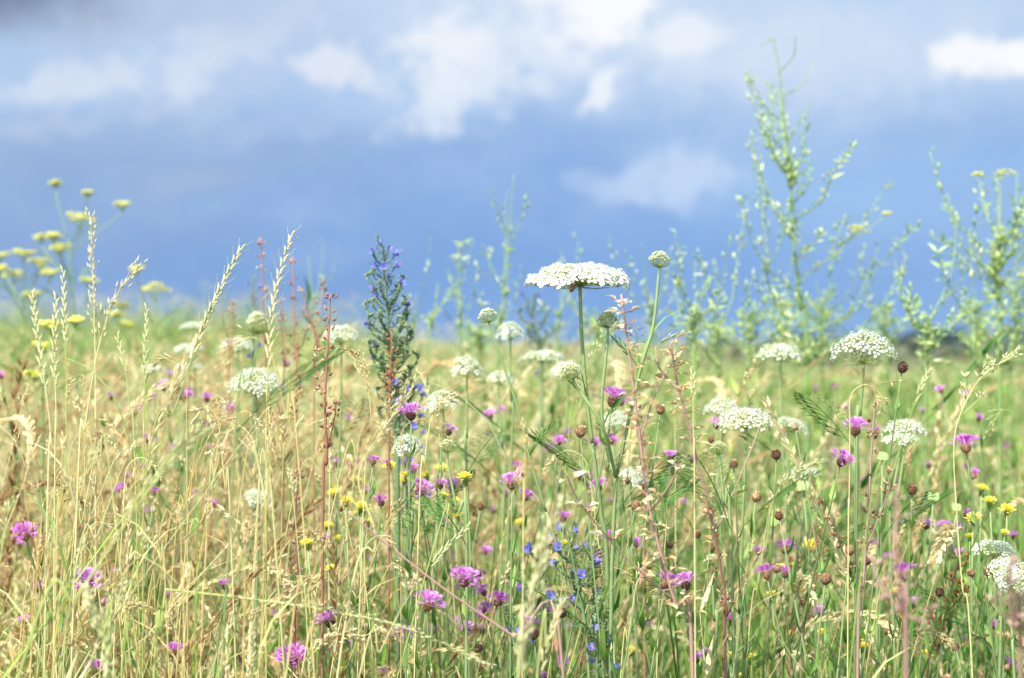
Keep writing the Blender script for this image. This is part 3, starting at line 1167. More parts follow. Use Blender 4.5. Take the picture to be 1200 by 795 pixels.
def knapweed(px, py, d, open_=True, size=1.0, label=None, extra=None, spread=None, lean=None, big=False):
    """A knapweed whose leading head shows at px, py."""
    top = P(px, py, d)
    lean = random.uniform(-.12, .12) if lean is None else lean
    bx, by = top.x - lean, top.y + random.uniform(-.06, .06)
    base = Vector((bx, by, gz(bx, by)))
    kw = 'knapweed'
    root = thing('knapweed', label, 'wildflower', base, 'knapweeds scattered through the meadow', (px, py), kw)
    H = top.z - base.z
    st, fo = MB(), MB()
    pts = spline([base - Vector((0, 0, .01)), base + Vector((lean * .25, 0, H * .45)), base + Vector((lean * .7, random.uniform(-.02, .02), H * .78)), top], 5)
    st.tube(pts, [.0013 - .0006 * i / len(pts) for i in range(len(pts))], 5, .3, .6)
    heads = [(top, (pts[-1] - pts[-2]).normalized(), open_, size)]
    ne = random.choice([0, 1, 1, 2]) if extra is None else extra
    for i in range(ne):
        k = random.randint(len(pts) // 2, len(pts) - 4)
        q = pts[k]
        a = random.uniform(0, 6.28)
        l = random.uniform(.05, .11)
        e = q + Vector((math.cos(a) * l * .5, math.sin(a) * l * .5, l * random.uniform(.7, 1.1)))
        bp = spline([q, q + Vector((math.cos(a) * l * .3, math.sin(a) * l * .3, l * .35)), e], 4)
        st.tube(bp, .0007, 4, .5, .6)
        heads.append((e, (bp[-1] - bp[-2]).normalized(), random.random() < (.4 if open_ else .12), size * random.uniform(.8, 1)))
    for k in range(3, len(pts) - 1, 1):
        for _ in range(2 if k < len(pts) * .7 else 1):
            a = random.uniform(0, 6.28)
            fo.leaf(pts[k], (math.cos(a), math.sin(a), .9), (-math.sin(a), math.cos(a), 0), random.uniform(.02, .05) * (1.3 - .8 * k / len(pts)), random.uniform(.003, .007), random.uniform(.3, .8), 0, .7, .3, 3)
    st.build('stem', M['knap_stem'], root, base)
    fo.build('foliage', M['forb'], root, base)
    no = 0
    for (p, dirn, op, sz) in heads:
        bm_ = random.choice(BUDS[:2] + [BUDS[3]]) if op else random.choice(BUDS)
        dirn = (dirn + Vector((random.uniform(-.45, .45), random.uniform(-.55, .2), .1))).normalized()
        h = place(bm_, 'flower_head', root, p - base - dirn * .004 * sz, dirn, random.uniform(0, 6.28), sz)
        if op:
            no += 1
            o = bpy.data.objects.new('petals', random.choice(PETALS[:2] if big else PETALS[:3] + [PETALS[0]]))
            COL.objects.link(o)
            o.parent = h
    root['_open'] = no
    root['_heads'] = len(heads)
    return root


FLOWERS = """600 570 B|492 579 B|718 473 B|1002 507 B|985 543 B|174 518|30 630 B|22 640|104 686 B|44 692|202 767 B|115 790 B|250 594|264 689|158 483|180 579
482 489 B|316 525|437 543|516 571|530 573|447 591|569 648|532 674|544 684 B|561 676|568 696|583 708|470 708|500 712 B|388 732 B|509 741|472 746|547 741|565 741
395 765|411 761|343 775 B|448 791|681 562|786 539|789 554|810 541|655 520|645 529|716 518|702 573|754 571|604 549|802 592|779 687 B|804 688 B|857 728|817 775|764 737|618 735
1132 527 B|1141 559|1132 605|1085 618|1106 619|1103 630|1104 646|1187 630|1061 676 B|1070 710|1090 716|920 646|920 675|199 441|181 468|192 456|217 468|271 482|2 443
337 428|247 593|525 508|728 474|717 519|485 553|477 545|640 720|700 655|690 600|1180 690|1125 650|1165 735|960 720|745 640|600 690|615 585|660 610|350 455|840 500"""
for tok in FLOWERS.replace('\n', '|').split('|'):
    q = tok.split()
    px, py = float(q[0]), float(q[1])
    big = len(q) > 2
    if big:
        d = random.uniform(1.9, 2.1)
    elif py < 500:
        d = random.uniform(2.6, 3.4)
    else:
        d = random.uniform(2.05, 2.9)
    knapweed(px, py, d, True, random.uniform(.8, 1.0) if big else random.uniform(.48, .78), big=big, extra=random.choice([0, 0, 1]) if big else None)
for i in range(74):
    x_ = random.choice([random.uniform(0, 1200), random.uniform(130, 360), random.uniform(420, 720), random.uniform(950, 1200)])
    knapweed(x_, random.uniform(450, 760), random.uniform(2.5, 3.9), True, random.uniform(.42, .72), extra=random.choice([0, 0, 1]))
BUDL = """774 482 B|680 508 B|860 546 B|886 584 B|699 694 B|834 644|625 745 B|913 606 B|996 647 B|967 681 B|1101 696 B|1158 672 B|1139 673|970 598|1069 576 B|1016 659|918 703
1005 753|1039 741|910 535 B|961 589|918 507|932 502|484 685 B|498 676 B|563 595|665 512|785 640|735 565|870 700|950 770|1120 760|560 785|430 690|1080 665|1185 720"""
for tok in BUDL.replace('\n', '|').split('|'):
    q = tok.split()
    big = len(q) > 2
    knapweed(float(q[0]), float(q[1]), random.uniform(1.9, 2.1) if big else random.uniform(2.1, 2.6), False, random.uniform(.75, .98) if big else random.uniform(.5, .78), extra=random.choice([0, 1]))
knapweed(1057, 433, 2.0, False, .9, 'single brown bud on a bent bare stem beside the domed umbel', 0, lean=.07)

# ------------------------------------------------------------------ small yellow flowers


def yellow_head(seed):
    rnd = random.Random(seed)
    mb = MB()
    for i in range(34):
        a = i * 2.4
        outer = i / 34
        tilt = .2 + 1.15 * outer
        d = Vector((math.cos(a) * math.sin(tilt), math.sin(a) * math.sin(tilt), math.cos(tilt)))
        mb.rhomb((0, 0, .001), d, Vector((-math.sin(a), math.cos(a), 0)), .0095 * (.5 + .5 * outer) * rnd.uniform(.85, 1.1), .0026, rnd.uniform(.2, .9), 0, .75)
    return mb


YH = yellow_head(2).mesh('petals', [M['yellow']])
cb = MB()
cb.spindle((0, 0, -.008), (0, 0, 1), .012, .006, .6, 0, 8, .5, .7)
YC = cb.mesh('flower_head', [M['forb']])


def yellow_plant(px, py, d, ne=2):
    top = P(px, py, d)
    base = Vector((top.x + random.uniform(-.05, .05), top.y + random.uniform(-.05, .05), 0))
    base.z = gz(base.x, base.y)
    root = thing('hawkbit', None, 'wildflower', base, 'small yellow flowers among the stems', (px, py), 'yellow')
    st = MB()
    pts = spline([base, base.lerp(top, .5) + Vector((.01, 0, 0)), top], 5)
    st.tube(pts, .0009, 4, .5, .7)
    hs = [(top, 1.0)]
    for i in range(ne):
        q = pts[-3]
        e = top + Vector((random.uniform(-.028, .028), random.uniform(-.02, .02), random.uniform(-.03, .004)))
        st.tube([q, q.lerp(e, .6) + Vector((0, 0, -.006)), e], .0006, 4, .5)
        hs.append((e, random.uniform(.6, .95)))
    st.build('stem', M['carrot_stem'], root, base)
    fo = MB()
    for k in (2, 4, 5, 7):
        a = random.uniform(0, 6.28)
        fo.leaf(pts[k], (math.cos(a), math.sin(a), .8), (-math.sin(a), math.cos(a), 0), .04, .006, .6, 0, .7, .3, 3)
    fo.build('foliage', M['forb'], root, base)
    for e, s_ in hs:
        dirn = Vector((random.uniform(-.3, .3), random.uniform(-.6, 0), 1))
        h = place(YC, 'flower_head', root, e - base, dirn, random.uniform(0, 6), s_ * 1.12)
        o = bpy.data.objects.new('petals', YH)
        COL.objects.link(o)
        o.parent = h


for (px, py) in ((457, 549), (474, 566), (531, 590), (416, 566), (423, 597), (384, 619), (405, 590), (518, 552), (545, 562), (1007, 747), (951, 640), (918, 668),
                 (1052, 696), (879, 773), (857, 772), (930, 730), (1010, 760), (500, 560), (73, 760), (660, 640), (1160, 590), (905, 700), (1140, 610), (1180, 600), (1150, 575), (965, 745), (610, 615), (360, 640), (395, 575), (740, 765), (1085, 770)):
    yellow_plant(px, py, random.uniform(2.15, 2.7), random.choice([0, 1, 2]))

# ------------------------------------------------------------------ tall pale plants against the sky


def branch_path(pts, d, dj=.05):
    o = random.uniform(-dj, dj)
    return [P(x, y, d + o * i / max(1, len(pts) - 1)) for i, (x, y) in enumerate(pts)]


def tall_pale(label, d, stem, branches, dens=1.0, leafpx=11, tops=(), thick=.003, auto=0, bare=()):
    sp_ = branch_path(stem, d)
    low = sp_[0]
    base = Vector((low.x, low.y, gz(low.x, low.y)))
    root = thing('tall_wild_mustard', label, 'wild plant', base, None, stem[-1])
    full = spline([base] + sp_, 6)
    st, fo, tp = MB(), MB(), MB()
    st.tube(full, [thick * (1 - .8 * i / len(full)) for i in range(len(full))], 5, .35, .6)
    bl = [(branch_path(b, d, .25), True) for b in branches] + [(branch_path(b, d, .1), False) for b in bare]
    for _ in range(auto):
        s = random.uniform(.4, .72)
        q = full[int(s * (len(full) - 1))]
        a = random.uniform(0, 6.28)
        l = random.uniform(.12, .28) * (1.2 - s)
        e = q + Vector((math.cos(a) * l * .6, math.sin(a) * l * .6, l))
        bl.append(([q, q.lerp(e, .5) + Vector((math.cos(a) * l * .12, 0, -.01)), e], True))
    U = PXM(d) * leafpx
    for bp, leafy in bl:
        # tie the branch to the stem: nearest stem point below its first point
        f0 = bp[0]
        cand = [q for q in full if q.z < f0.z - .005] or [full[0]]
        near = min(cand, key=lambda q: (q - f0).length + .0)
        pts = spline([near] + bp, 5) if (near - f0).length > .004 else spline(bp, 5)
        st.tube(pts, [thick * .38 * (1 - .65 * i / len(pts)) for i in range(len(pts))], 4, .45, .65)
        n = int(len(pts) * 1.9 * dens)
        for i in range(n):
            s = (i + random.random()) / n
            k = s * (len(pts) - 1)
            p = pts[int(k)].lerp(pts[min(int(k) + 1, len(pts) - 1)], k - int(k))
            ax = (pts[min(int(k) + 1, len(pts) - 1)] - pts[max(0, int(k) - 1)]).normalized()
            o = rdir(-.2, .8)
            if leafy:
                l = U * random.choice([.35, .5, .7, .8, 1.0, 1.3])
                t = random.choice([.2, .4, .55, .7, .8, .95])
                q = p + (ax * .2 + o * .55) * l * .8
                if random.random() < .6:
                    st.tube([p, q], U * .02, 3, .5, cap=False)
                    fo.spindle(q, (ax * 1.1 + o * .5 + Vector((0, 0, .3))), l, l * random.uniform(.2, .42), t, 0, 4)
                else:
                    fo.leaf(p, ax * .6 + o, o.cross(ax) + Vector((.01, 0, 0)), l * 1.4, l * .32, t, 0, .6, .3, 3)
            elif random.random() < .2:
                fo.spindle(p, ax * .6 + o * .6, U * .5, U * .16, .4, 0, 4)
    # leaves along the stem
    for k in range(4, len(full) - 2):
        for _ in range(int(2 * dens) if full[k].z < CAM_Z + .12 else (1 if k < len(full) * .8 and k % 2 else 0)):
            a = random.uniform(0, 6.28)
            l = U * random.uniform(.8, 2.0) * (1.12 - k / len(full))
            fo.leaf(full[k], (math.cos(a), math.sin(a), .8), (-math.sin(a), math.cos(a), 0), l, l * .2, random.choice([.3, .5, .6, .8]), 0, .7, .3, 3)
    for (x, y, w) in tops:
        c = P(x, y, d)
        cand = min(full, key=lambda q: (q - c).length)
        cand = min([q for b_, _ in bl for q in b_] + [cand], key=lambda q: (q - c).length)
        st.tube([cand, cand.lerp(c, .5) + Vector((0, 0, -.004)), c], thick * .25, 4, .6)
        tp = MB()
        for i in range(26):
            o = rdir(-.1, .9)
            o.z *= .45
            tp.spindle(c + o * w * PXM(d) * .5 * random.random() ** .4, o + Vector((0, 0, .6)), U * .4, U * .25, random.random(), 0, 4)
        tp.build('flower_head', M['fennel'], root, base)
    st.build('stem', M['pale'], root, base)
    fo.build('foliage', M['pale'], root, base)
    return root


tall_pale('tallest pale green branching plant, rising nearly to the top of the sky', 3.3,
          [(946, 430), (937, 360), (931, 290), (926, 210), (918, 130), (913, 80), (905, 42)],
          [[(932, 258), (962, 238), (972, 212), (985, 190), (1000, 170)], [(945, 322), (985, 292), (1015, 255), (1042, 212)],
           [(945, 395), (1000, 365), (1025, 320), (1055, 282), (1076, 265)], [(942, 410), (890, 345), (915, 285), (918, 262)],
           [(850, 400), (858, 350), (865, 300), (875, 240)], [(905, 350), (898, 290), (895, 250), (885, 195), (882, 155)],
           [(848, 400), (836, 355), (826, 322), (816, 300)], [(960, 400), (972, 340), (978, 290), (990, 255)],
           [(936, 345), (905, 320), (880, 280), (868, 230)], [(950, 410), (985, 380), (1010, 340), (1030, 290)],
           [(930, 240), (945, 215), (948, 185)], [(925, 205), (905, 180), (900, 165)], [(955, 415), (1020, 375), (1052, 325), (1062, 300)],
           [(935, 300), (955, 285), (965, 270)], [(880, 410), (872, 370), (880, 330)], [(905, 415), (915, 370), (910, 330)]],
          1.35, 9.5, [(1007, 272, 24), (1040, 252, 10), (1003, 268, 14)], .0030, 9,
          [[(917, 130), (905, 105), (880, 88)], [(920, 112), (942, 98), (955, 72)], [(924, 165), (938, 140), (950, 120)], [(914, 85), (930, 65), (932, 44)], [(905, 45), (895, 52)],
           [(913, 140), (897, 125), (882, 98)]])
tall_pale('second tallest pale plant, with yellowish top at the meadow edge', 3.2,
          [(1172, 430), (1170, 350), (1168, 300), (1172, 250), (1171, 205)],
          [[(1168, 345), (1140, 318), (1115, 290), (1088, 275)], [(1172, 370), (1200, 350), (1230, 330)], [(1169, 310), (1188, 265), (1202, 235)],
           [(1168, 405), (1130, 365), (1105, 320), (1098, 295)], [(1090, 425), (1080, 390), (1072, 360), (1066, 342)], [(1150, 415), (1125, 395), (1105, 385)],
           [(1172, 395), (1195, 385), (1225, 375)], [(1171, 280), (1155, 250), (1147, 210)], [(1169, 330), (1145, 300), (1135, 270)], [(1185, 415), (1190, 370), (1185, 330)],
           [(1140, 420), (1142, 380), (1130, 340)], [(1200, 410), (1215, 360), (1212, 310)]],
          1.5, 10, [(1176, 205, 22), (1146, 206, 10), (1198, 325, 14)], .0034, 10)
tall_pale('slender pale spire with small pods rising behind the white domes', 3.5,
          [(583, 430), (588, 380), (592, 320), (598, 260), (602, 205)],
          [[(590, 340), (575, 310), (570, 290)], [(597, 290), (610, 260), (616, 240)], [(594, 270), (582, 245), (577, 222)], [(586, 380), (606, 340), (610, 310)], [(588, 400), (565, 370), (560, 345)]], .7, 8, (), .002, 2)
tall_pale('pale stalk with a forked tip, between the bugloss and the spire', 3.6, [(540, 430), (539, 370), (538, 320), (536, 285)], [[(538, 310), (543, 295), (543, 283)], [(539, 350), (530, 335), (527, 320)]], .6, 8, (), .0024, 1)
tall_pale('short pale stalk leaning beside the bugloss spire', 3.6, [(502, 430), (507, 385), (511, 350), (513, 332)], [[(508, 370), (522, 350), (526, 340)]], .6, 8, (), .0024, 1)
tall_pale('shortest pale stalk next to the bugloss spire', 3.7, [(482, 430), (486, 390), (488, 345)], [[(486, 380), (478, 362), (476, 350)]], .6, 8, (), .0024, 1)
tall_pale('faint pale plant with drop-shaped pods behind the cup-topped stalk', 3.6, [(768, 430), (762, 370), (756, 320), (752, 285)],
          [[(760, 350), (740, 320), (733, 295)], [(764, 380), (790, 350), (803, 335)], [(765, 395), (800, 385), (820, 370)], [(762, 360), (778, 335), (780, 318)]], .7, 9, (), .0018, 2)
tall_pale('faint pale plant right behind the broad flat umbel', 3.7, [(652, 430), (655, 390), (660, 350), (664, 330)], [[(655, 400), (640, 375), (636, 352)], [(657, 390), (672, 370), (676, 352)], [(656, 410), (690, 385), (700, 365)]], .7, 8, (), .0018, 2)
tall_pale('faint pale plant between the two tallest bugloss and rusty stems', 3.8, [(372, 430), (368, 380), (364, 330), (361, 300)], [[(367, 360), (378, 340), (382, 322)]], .6, 7, (), .0018, 2)
tall_pale('low pale bushy plant between white umbel and tallest branching plant', 3.2, [(815, 440), (812, 390), (806, 350)], [[(812, 400), (835, 375), (843, 350)], [(812, 405), (795, 385), (790, 365)], [(812, 380), (822, 350), (826, 335)]], 1, 10, (), .0028, 5)
tall_pale('low pale bushy plant on the skyline near the meadow edge', 3.1, [(1085, 445), (1090, 400), (1084, 365)], [[(1088, 410), (1112, 390), (1120, 372)], [(1088, 400), (1070, 380), (1064, 360)]], 1.1, 11, (), .003, 5)

for lb, x0_, top_, d_ in (('small pale plant on the skyline beside the low flat umbel', 880, 352, 3.9), ('thin pale plant rising between the two skyline umbels', 962, 330, 4.1),
                          ('thin pale plant rising just beyond the domed umbel', 1036, 345, 4.0), ('bushy pale plant under the second tallest plant', 1146, 338, 3.8),
                          ('pale plant at the edge beyond the second tallest plant', 1192, 300, 3.8), ('thin pale plant under the tallest branching plant', 920, 335, 4.2),
                          ('low pale plant at the foot of the tallest branching plant', 838, 372, 4.0), ('short pale plant behind the lowest forked seed head', 700, 362, 4.3),
                          ('low pale plant next to the round skyline umbel', 560, 378, 4.4)):
    br = []
    for k in range(7):
        sg = -1 if k % 2 else 1
        y_ = 425 - (425 - top_) * (k + .5) / 9
        w_ = random.uniform(14, 34) * (1 - k / 11)
        br.append([(x0_, y_), (x0_ + sg * w_ * .6, y_ - w_ * .5), (x0_ + sg * w_, y_ - w_ * 1.3)])
    tall_pale(lb, d_, [(x0_ + random.uniform(-8, 8), 445), (x0_, 400), (x0_ + random.uniform(-4, 4), (top_ + 400) / 2), (x0_ + random.uniform(-8, 8), top_)], br, 1.2, 9, (), .0022, 1)

# ------------------------------------------------------------------ yellow umbels on the left
def yellow_umbel_plant(label, d, stem, heads):
    sp_ = branch_path(stem, d)
    base = Vector((sp_[0].x, sp_[0].y, gz(sp_[0].x, sp_[0].y)))
    root = thing('wild_parsnip', label, 'wildflower', base, None, heads[0][:2])
    full = spline([base] + sp_, 6)
    st, fo = MB(), MB()
    st.tube(full, [.003 * (1 - .6 * i / len(full)) for i in range(len(full))], 5, .3, .5)
    for (x, y, w) in heads:
        c = P(x, y, d + random.uniform(-.1, .1))
        R = w * .5 * PXM(d)
        cand = [q for q in full if q.z < c.z - .03] or [full[0]]
        q = min(cand, key=lambda q: abs(q.x - c.x) + abs(q.z + .09 - c.z))
        if (c.xz - q.xz).length > .002:
            st.tube(spline([q, q.lerp(c, .55) + Vector(((c.x - q.x) * .15, 0, 0)), c - Vector((0, 0, R * 1.0))], 5), .0012, 4, .4, .55)
        hd = MB()
        fl = MB()
        for i in range(11):
            rr = math.sqrt((i + .5) / 11)
            a = i * 2.4
            e = c + Vector((R * rr * math.cos(a), R * rr * math.sin(a), -R * .1 * rr + random.uniform(-.3, .25) * R))
            hd.tube([c - Vector((0, 0, R * 1.0)), e], .0005, 3, .5, cap=False)
            for k in range(9):
                o = rdir(-.1, 1)
                o.z *= .4
                fl.spindle(e + o * R * .2, o + Vector((0, 0, .6)), .0052, .0046, random.uniform(.2, 1), 0, 4)
        h = hd.build('flower_head', M['pale'], root, base)
        fl.build('florets', M['fennel'], h, base)
    for k in range(3, len(full) - 1, 2):
        a = random.uniform(0, 6.28)
        feather_leaf_mb(fo, full[k], (math.cos(a), math.sin(a), .6), .07, .6, 0, 6)
    st.build('stem', M['pale'], root, base)
    fo.build('foliage', M['forb'], root, base)


yellow_umbel_plant('tallest yellow-flowered umbel plant, spreading three tips into the sky', 4.1, [(92, 470), (90, 400), (84, 330), (80, 280)],
                   [(94, 253, 32), (65, 215, 14), (143, 240, 17), (103, 226, 12), (70, 290, 22), (64, 276, 16), (48, 278, 16), (104, 328, 20)])
yellow_umbel_plant('yellow umbel plant with a cluster of low heads at the meadow edge', 4.1, [(20, 480), (22, 420), (26, 370), (30, 340)],
                   [(46, 308, 26), (16, 321, 28), (28, 296, 24), (58, 318, 22), (0, 298, 20), (38, 346, 22), (0, 314, 18)])
yellow_umbel_plant('single yellow umbel with smaller ones below, beside leaning pale grass', 4.1, [(172, 480), (176, 420), (178, 380)],
                   [(182, 338, 32), (160, 316, 14), (142, 358, 18), (136, 368, 14), (150, 380, 12)])
yellow_umbel_plant('low blurred yellow umbels just under the skyline, near meadow edge', 3.0, [(50, 520), (50, 470), (50, 430)],
                   [(52, 404, 24), (60, 380, 26), (40, 438, 22), (88, 375, 18)])

# ------------------------------------------------------------------ viper's bugloss


def blue_flower():
    mb = MB()
    for g in range(5):
        th = g * 2 * math.pi / 5
        d = Vector((math.cos(th) * .6, math.sin(th) * .6, .8)).normalized()
        s_ = Vector((-math.sin(th), math.cos(th), 0))
        mb.rhomb((0, 0, 0), d, s_, .011 * (1.1 if g < 2 else .85), .0065, random.uniform(.3, .8), 0, .7)
    for k in range(3):
        a = k * 2.1
        mb.tube([(0, 0, .003), (math.cos(a) * .002, math.sin(a) * .002, .014)], .0003, 3, 1.0, cap=False)
    return mb.mesh('flower', [M['blue']])


BF = blue_flower()


def bugloss(label, d, stem, wpx, n, flowers, cyme=1.0, thick=.003, top_taper=.35, fs=1.0):
    sp_ = branch_path(stem, d, 0.0)
    base = Vector((sp_[0].x, sp_[0].y, gz(sp_[0].x, sp_[0].y)))
    root = thing('bugloss', label, 'wildflower', base, None, stem[-1])
    full = spline([base] + sp_, 8)
    st, fo, cy = MB(), MB(), MB()
    st.tube(full, [thick * (1 - .65 * i / len(full)) for i in range(len(full))], 6, .45, .6)
    zb = sp_[0].z
    W = wpx * .5 * PXM(d)
    spots = []
    for i in range(n):
        s = (i + random.random() * .6) / n
        z = zb + (sp_[-1].z - zb) * s
        k = min(range(len(full)), key=lambda q: abs(full[q].z - z))
        p = full[k]
        p = Vector((p.x, p.y, z))
        a = i * 2.4 + random.uniform(-.3, .3)
        d0 = Vector((math.cos(a), math.sin(a), 0))
        l = W * (.45 + .55 * min(1, s / .4)) * (1 - (1 - top_taper) * s ** 1.6) * random.uniform(.55, 1.3)
        # curled cyme: out, up and over
        pts = spline([p, p + d0 * l * .5 + Vector((0, 0, l * .25 * cyme)), p + d0 * l * .95 + Vector((0, 0, l * .62 * cyme)), p + d0 * l * 1.08 + Vector((0, 0, l * .98 * cyme)), p + d0 * l * .9 + Vector((0, 0, l * 1.08 * cyme))], 4)
        cy.tube(pts, [l * .03] * len(pts), 4, .35, .5)
        for j, q in enumerate(pts[3:]):
            for _ in range(4):
                o = rdir(0, 1)
                cy.spindle(q, o + Vector((0, 0, .5)), l * random.uniform(.18, .3), l * .07, random.uniform(.25, .95), 0, 3)
        fo.leaf(p, d0 + Vector((0, 0, .35)), Vector((-math.sin(a), math.cos(a), 0)), l * 1.5, l * .22, random.uniform(.1, .5), 0, -.3, .3, 4)
        spots.append(pts[-3])
    random.shuffle(spots)
    st.build('stem', M['bugloss'], root, base)
    fo.build('foliage', M['bugloss'], root, base)
    cy.build('flower_branches', M['bugloss'], root, base)
    for i in range(min(flowers, len(spots))):
        q = spots[i]
        o = Vector((q.x - full[-1].x, q.y - full[-1].y, 0))
        o = (o.normalized() if o.length > .001 else Vector((0, -1, 0))) + Vector((0, -.4, .5))
        place(BF, 'flower', root, q - base, o, random.uniform(0, 6), random.uniform(.45, .8) * fs)
    return root


bugloss('tall dark green viper-bugloss spire with blue buds rising into the sky', 2.35, [(466, 530), (462, 470), (456, 400), (452, 340), (449, 288)], 62, 84, 30, 1.0, .0028, .32)
bugloss('shorter leafy bugloss with dull purple tips behind the slanting seed-head stem', 3.5, [(634, 450), (632, 420), (628, 380), (622, 352)], 42, 26, 8, 1.0, .0026, .6)
bugloss('small bugloss top showing dark leaves next to the round seed ball', 3.0, [(297, 430), (297, 390), (296, 350), (297, 325)], 20, 20, 4, 1.0, .0024, .6)
bugloss('low bushy bugloss with bright blue flowers and fuzzy curled branches', 1.98, [(700, 800), (688, 740), (676, 680), (664, 622)], 66, 26, 20, .9, .0022, .4, .95)
bugloss('low leaning bugloss with a few blue flowers beside the pale blurred grass head', 2.1, [(612, 770), (622, 720), (632, 680), (640, 648)], 50, 14, 9, .9, .002, .6, 1.15)
bugloss('small bugloss dotted with blue beside the tall dark spire', 2.5, [(478, 560), (482, 520), (482, 480), (480, 450)], 34, 22, 12, .9, .0024, .6)

# ------------------------------------------------------------------ rusty and pinkish dead stems


def seed_stem(name, label, mat, smat, d, stem, branches=(), clump=1.0, thick=.0016, gap=.016, t=.5, wsp=1.0, kindw=None, cat='wild plant', pod=False):
    sp_ = branch_path(stem, d, .03)
    base = Vector((sp_[0].x, sp_[0].y, 0))
    base.z = gz(base.x, base.y)
    root = thing(name, label, cat, base, None, stem[-1], kindw)
    st, cl, spikes = MB(), MB(), []
    full = spline([base] + sp_, 6) if sp_[0].z - base.z > .02 else spline(sp_, 6)
    st.tube(full, [thick * (1 - .5 * i / len(full)) for i in range(len(full))], 5, t, t + .1)
    paths = [[q for q in full if q.z > sp_[0].z + .35 * (sp_[-1].z - sp_[0].z) or pod]]
    for b in branches:
        bp = branch_path(b, d, .06)
        near = min(full, key=lambda q: (q - bp[0]).length)
        pts = spline([near] + bp[1:], 5)
        st.tube(pts, [thick * .55 * (1 - .4 * i / len(pts)) for i in range(len(pts))], 4, t, t + .1)
        paths.append(pts[2:])
    for pth in paths:
        if len(pth) < 2:
            continue
        if not pod:
            cl = MB()
            spikes.append(cl)
        L_ = sum((pth[i + 1] - pth[i]).length for i in range(len(pth) - 1))
        n = max(2, int(L_ / gap))
        for i in range(n):
            k = (i + random.random() * .7) / n * (len(pth) - 1)
            p = pth[int(k)].lerp(pth[min(int(k) + 1, len(pth) - 1)], k - int(k))
            ax = (pth[min(int(k) + 1, len(pth) - 1)] - pth[int(k)])
            ax = ax.normalized() if ax.length > 1e-6 else Vector((0, 0, 1))
            a = i * 2.4
            for j in range(random.randint(2, 5)):
                o = rdir(-.3, .7)
                if pod:
                    st.tube([p, p + o * .007 * wsp], .0004, 3, t, cap=False)
                    cl.leaf(p + o * .006 * wsp, o + ax * .6, o.cross(ax), .012 * clump * random.uniform(.7, 1.3), .0075 * clump, random.uniform(.05, .65), 0, .8, .6, 3)
                else:
                    cl.spindle(p + o * .003 * wsp, o + ax * .8, .0065 * clump * random.uniform(.5, 1.2), .0026 * clump, random.uniform(0, .9), 0, 4)
    st.build('stem', mat, root, base)
    if pod:
        cl.build('foliage', smat, root, base)  # these are the papery seed pods, built as small folded leaf shapes
    for cl in spikes:
        cl.build('seed_spike', smat, root, base)
    return root


R_, D_, K_ = M['rust'], M['dock'], M['pink']
seed_stem('dead_flower_stem', 'tall red-brown stem with side buds crossing the white umbel', R_, R_, 2.0, [(378, 640), (383, 540), (381, 470), (385, 400), (387, 345)],
          [[(382, 470), (374, 440), (370, 405)], [(383, 520), (392, 490), (394, 470)]], 1.1, .0017, .010, .25)
seed_stem('dead_flower_stem', 'thin brown stem standing tallest beside the leaning pale grass', R_, R_, 2.7, [(312, 480), (309, 400), (308, 340), (306, 278)], [[(309, 390), (300, 360), (298, 345)]], 1.1, .0014, .014, .4)
seed_stem('dead_flower_stem', 'thin brown stem with buds next to the tall pale grass spike', R_, R_, 2.7, [(348, 490), (346, 420), (344, 360), (343, 300)], [[(346, 420), (356, 400), (360, 385)]], 1.1, .0014, .013, .45)
seed_stem('dead_flower_stem', 'brown stem leaning toward the tall red-brown one', R_, R_, 2.7, [(368, 480), (372, 410), (362, 370), (354, 338)], [[(370, 400), (375, 360), (379, 325)]], 1.1, .0014, .013, .4)
seed_stem('dead_flower_stem', 'brown budded stem behind the seed ball', R_, R_, 2.8, [(332, 490), (334, 430), (331, 390), (329, 350)], [], 1.1, .0014, .012, .3)
seed_stem('dead_flower_stem', 'short brown stem between seed ball and thin flat umbels', R_, R_, 2.9, [(268, 470), (270, 420), (274, 380), (272, 350)], [[(272, 400), (262, 380), (260, 362)]], 1.0, .0014, .014, .45)
seed_stem('dead_flower_stem', 'dark brown stem low among golden stalks', R_, R_, 2.1, [(345, 780), (350, 690), (346, 610), (352, 540)], [], 1.0, .0015, .013, .15)
seed_stem('pink_stemmed_plant', 'pinkish stem with papery tan pods overlapping the broad umbel', K_, M['spikelet'], 1.86, [(812, 800), (790, 705), (762, 600), (748, 500), (738, 420), (728, 345)],
          [[(790, 705), (730, 650), (680, 590), (662, 552)], [(762, 600), (790, 560), (800, 520)], [(748, 510), (765, 470), (778, 440)]], .85, .0019, .030, .45, 1.2, pod=True)
seed_stem('pink_stemmed_plant', 'slim pinkish stem with tan pods bending from the forked seed heads', K_, M['spikelet'], 2.05, [(850, 800), (842, 650), (812, 520), (794, 450), (786, 400)],
          [[(842, 620), (875, 540), (890, 500)], [(794, 455), (772, 430), (768, 405)]], .9, .0018, .032, .3, 1.1, pod=True)
seed_stem('pink_stemmed_plant', 'pink dead stem with dried tips beside the two stacked umbels', K_, R_, 1.95, [(1005, 800), (1012, 680), (1018, 590), (1022, 520), (1026, 470)],
          [[(1015, 640), (1040, 580), (1050, 545)], [(1010, 690), (985, 640), (975, 600)]], 1.1, .0017, .014, .45)
seed_stem('dead_flower_stem', 'thick mauve-brown blurred stem low near the meadow edge', K_, K_, 1.35, [(1062, 810), (1056, 720), (1050, 640), (1052, 570)], [[(1056, 720), (1030, 680), (1022, 650)], [(1060, 760), (1085, 730), (1092, 710)]], 1.0, .0017, .012, .15)
seed_stem('dead_flower_stem', 'mauve-brown blurred stem with forked top at the bottom corner', K_, K_, 1.4, [(1196, 810), (1190, 740), (1182, 690), (1186, 650)], [[(1190, 740), (1170, 710), (1168, 690)]], 1.0, .0016, .012, .15)
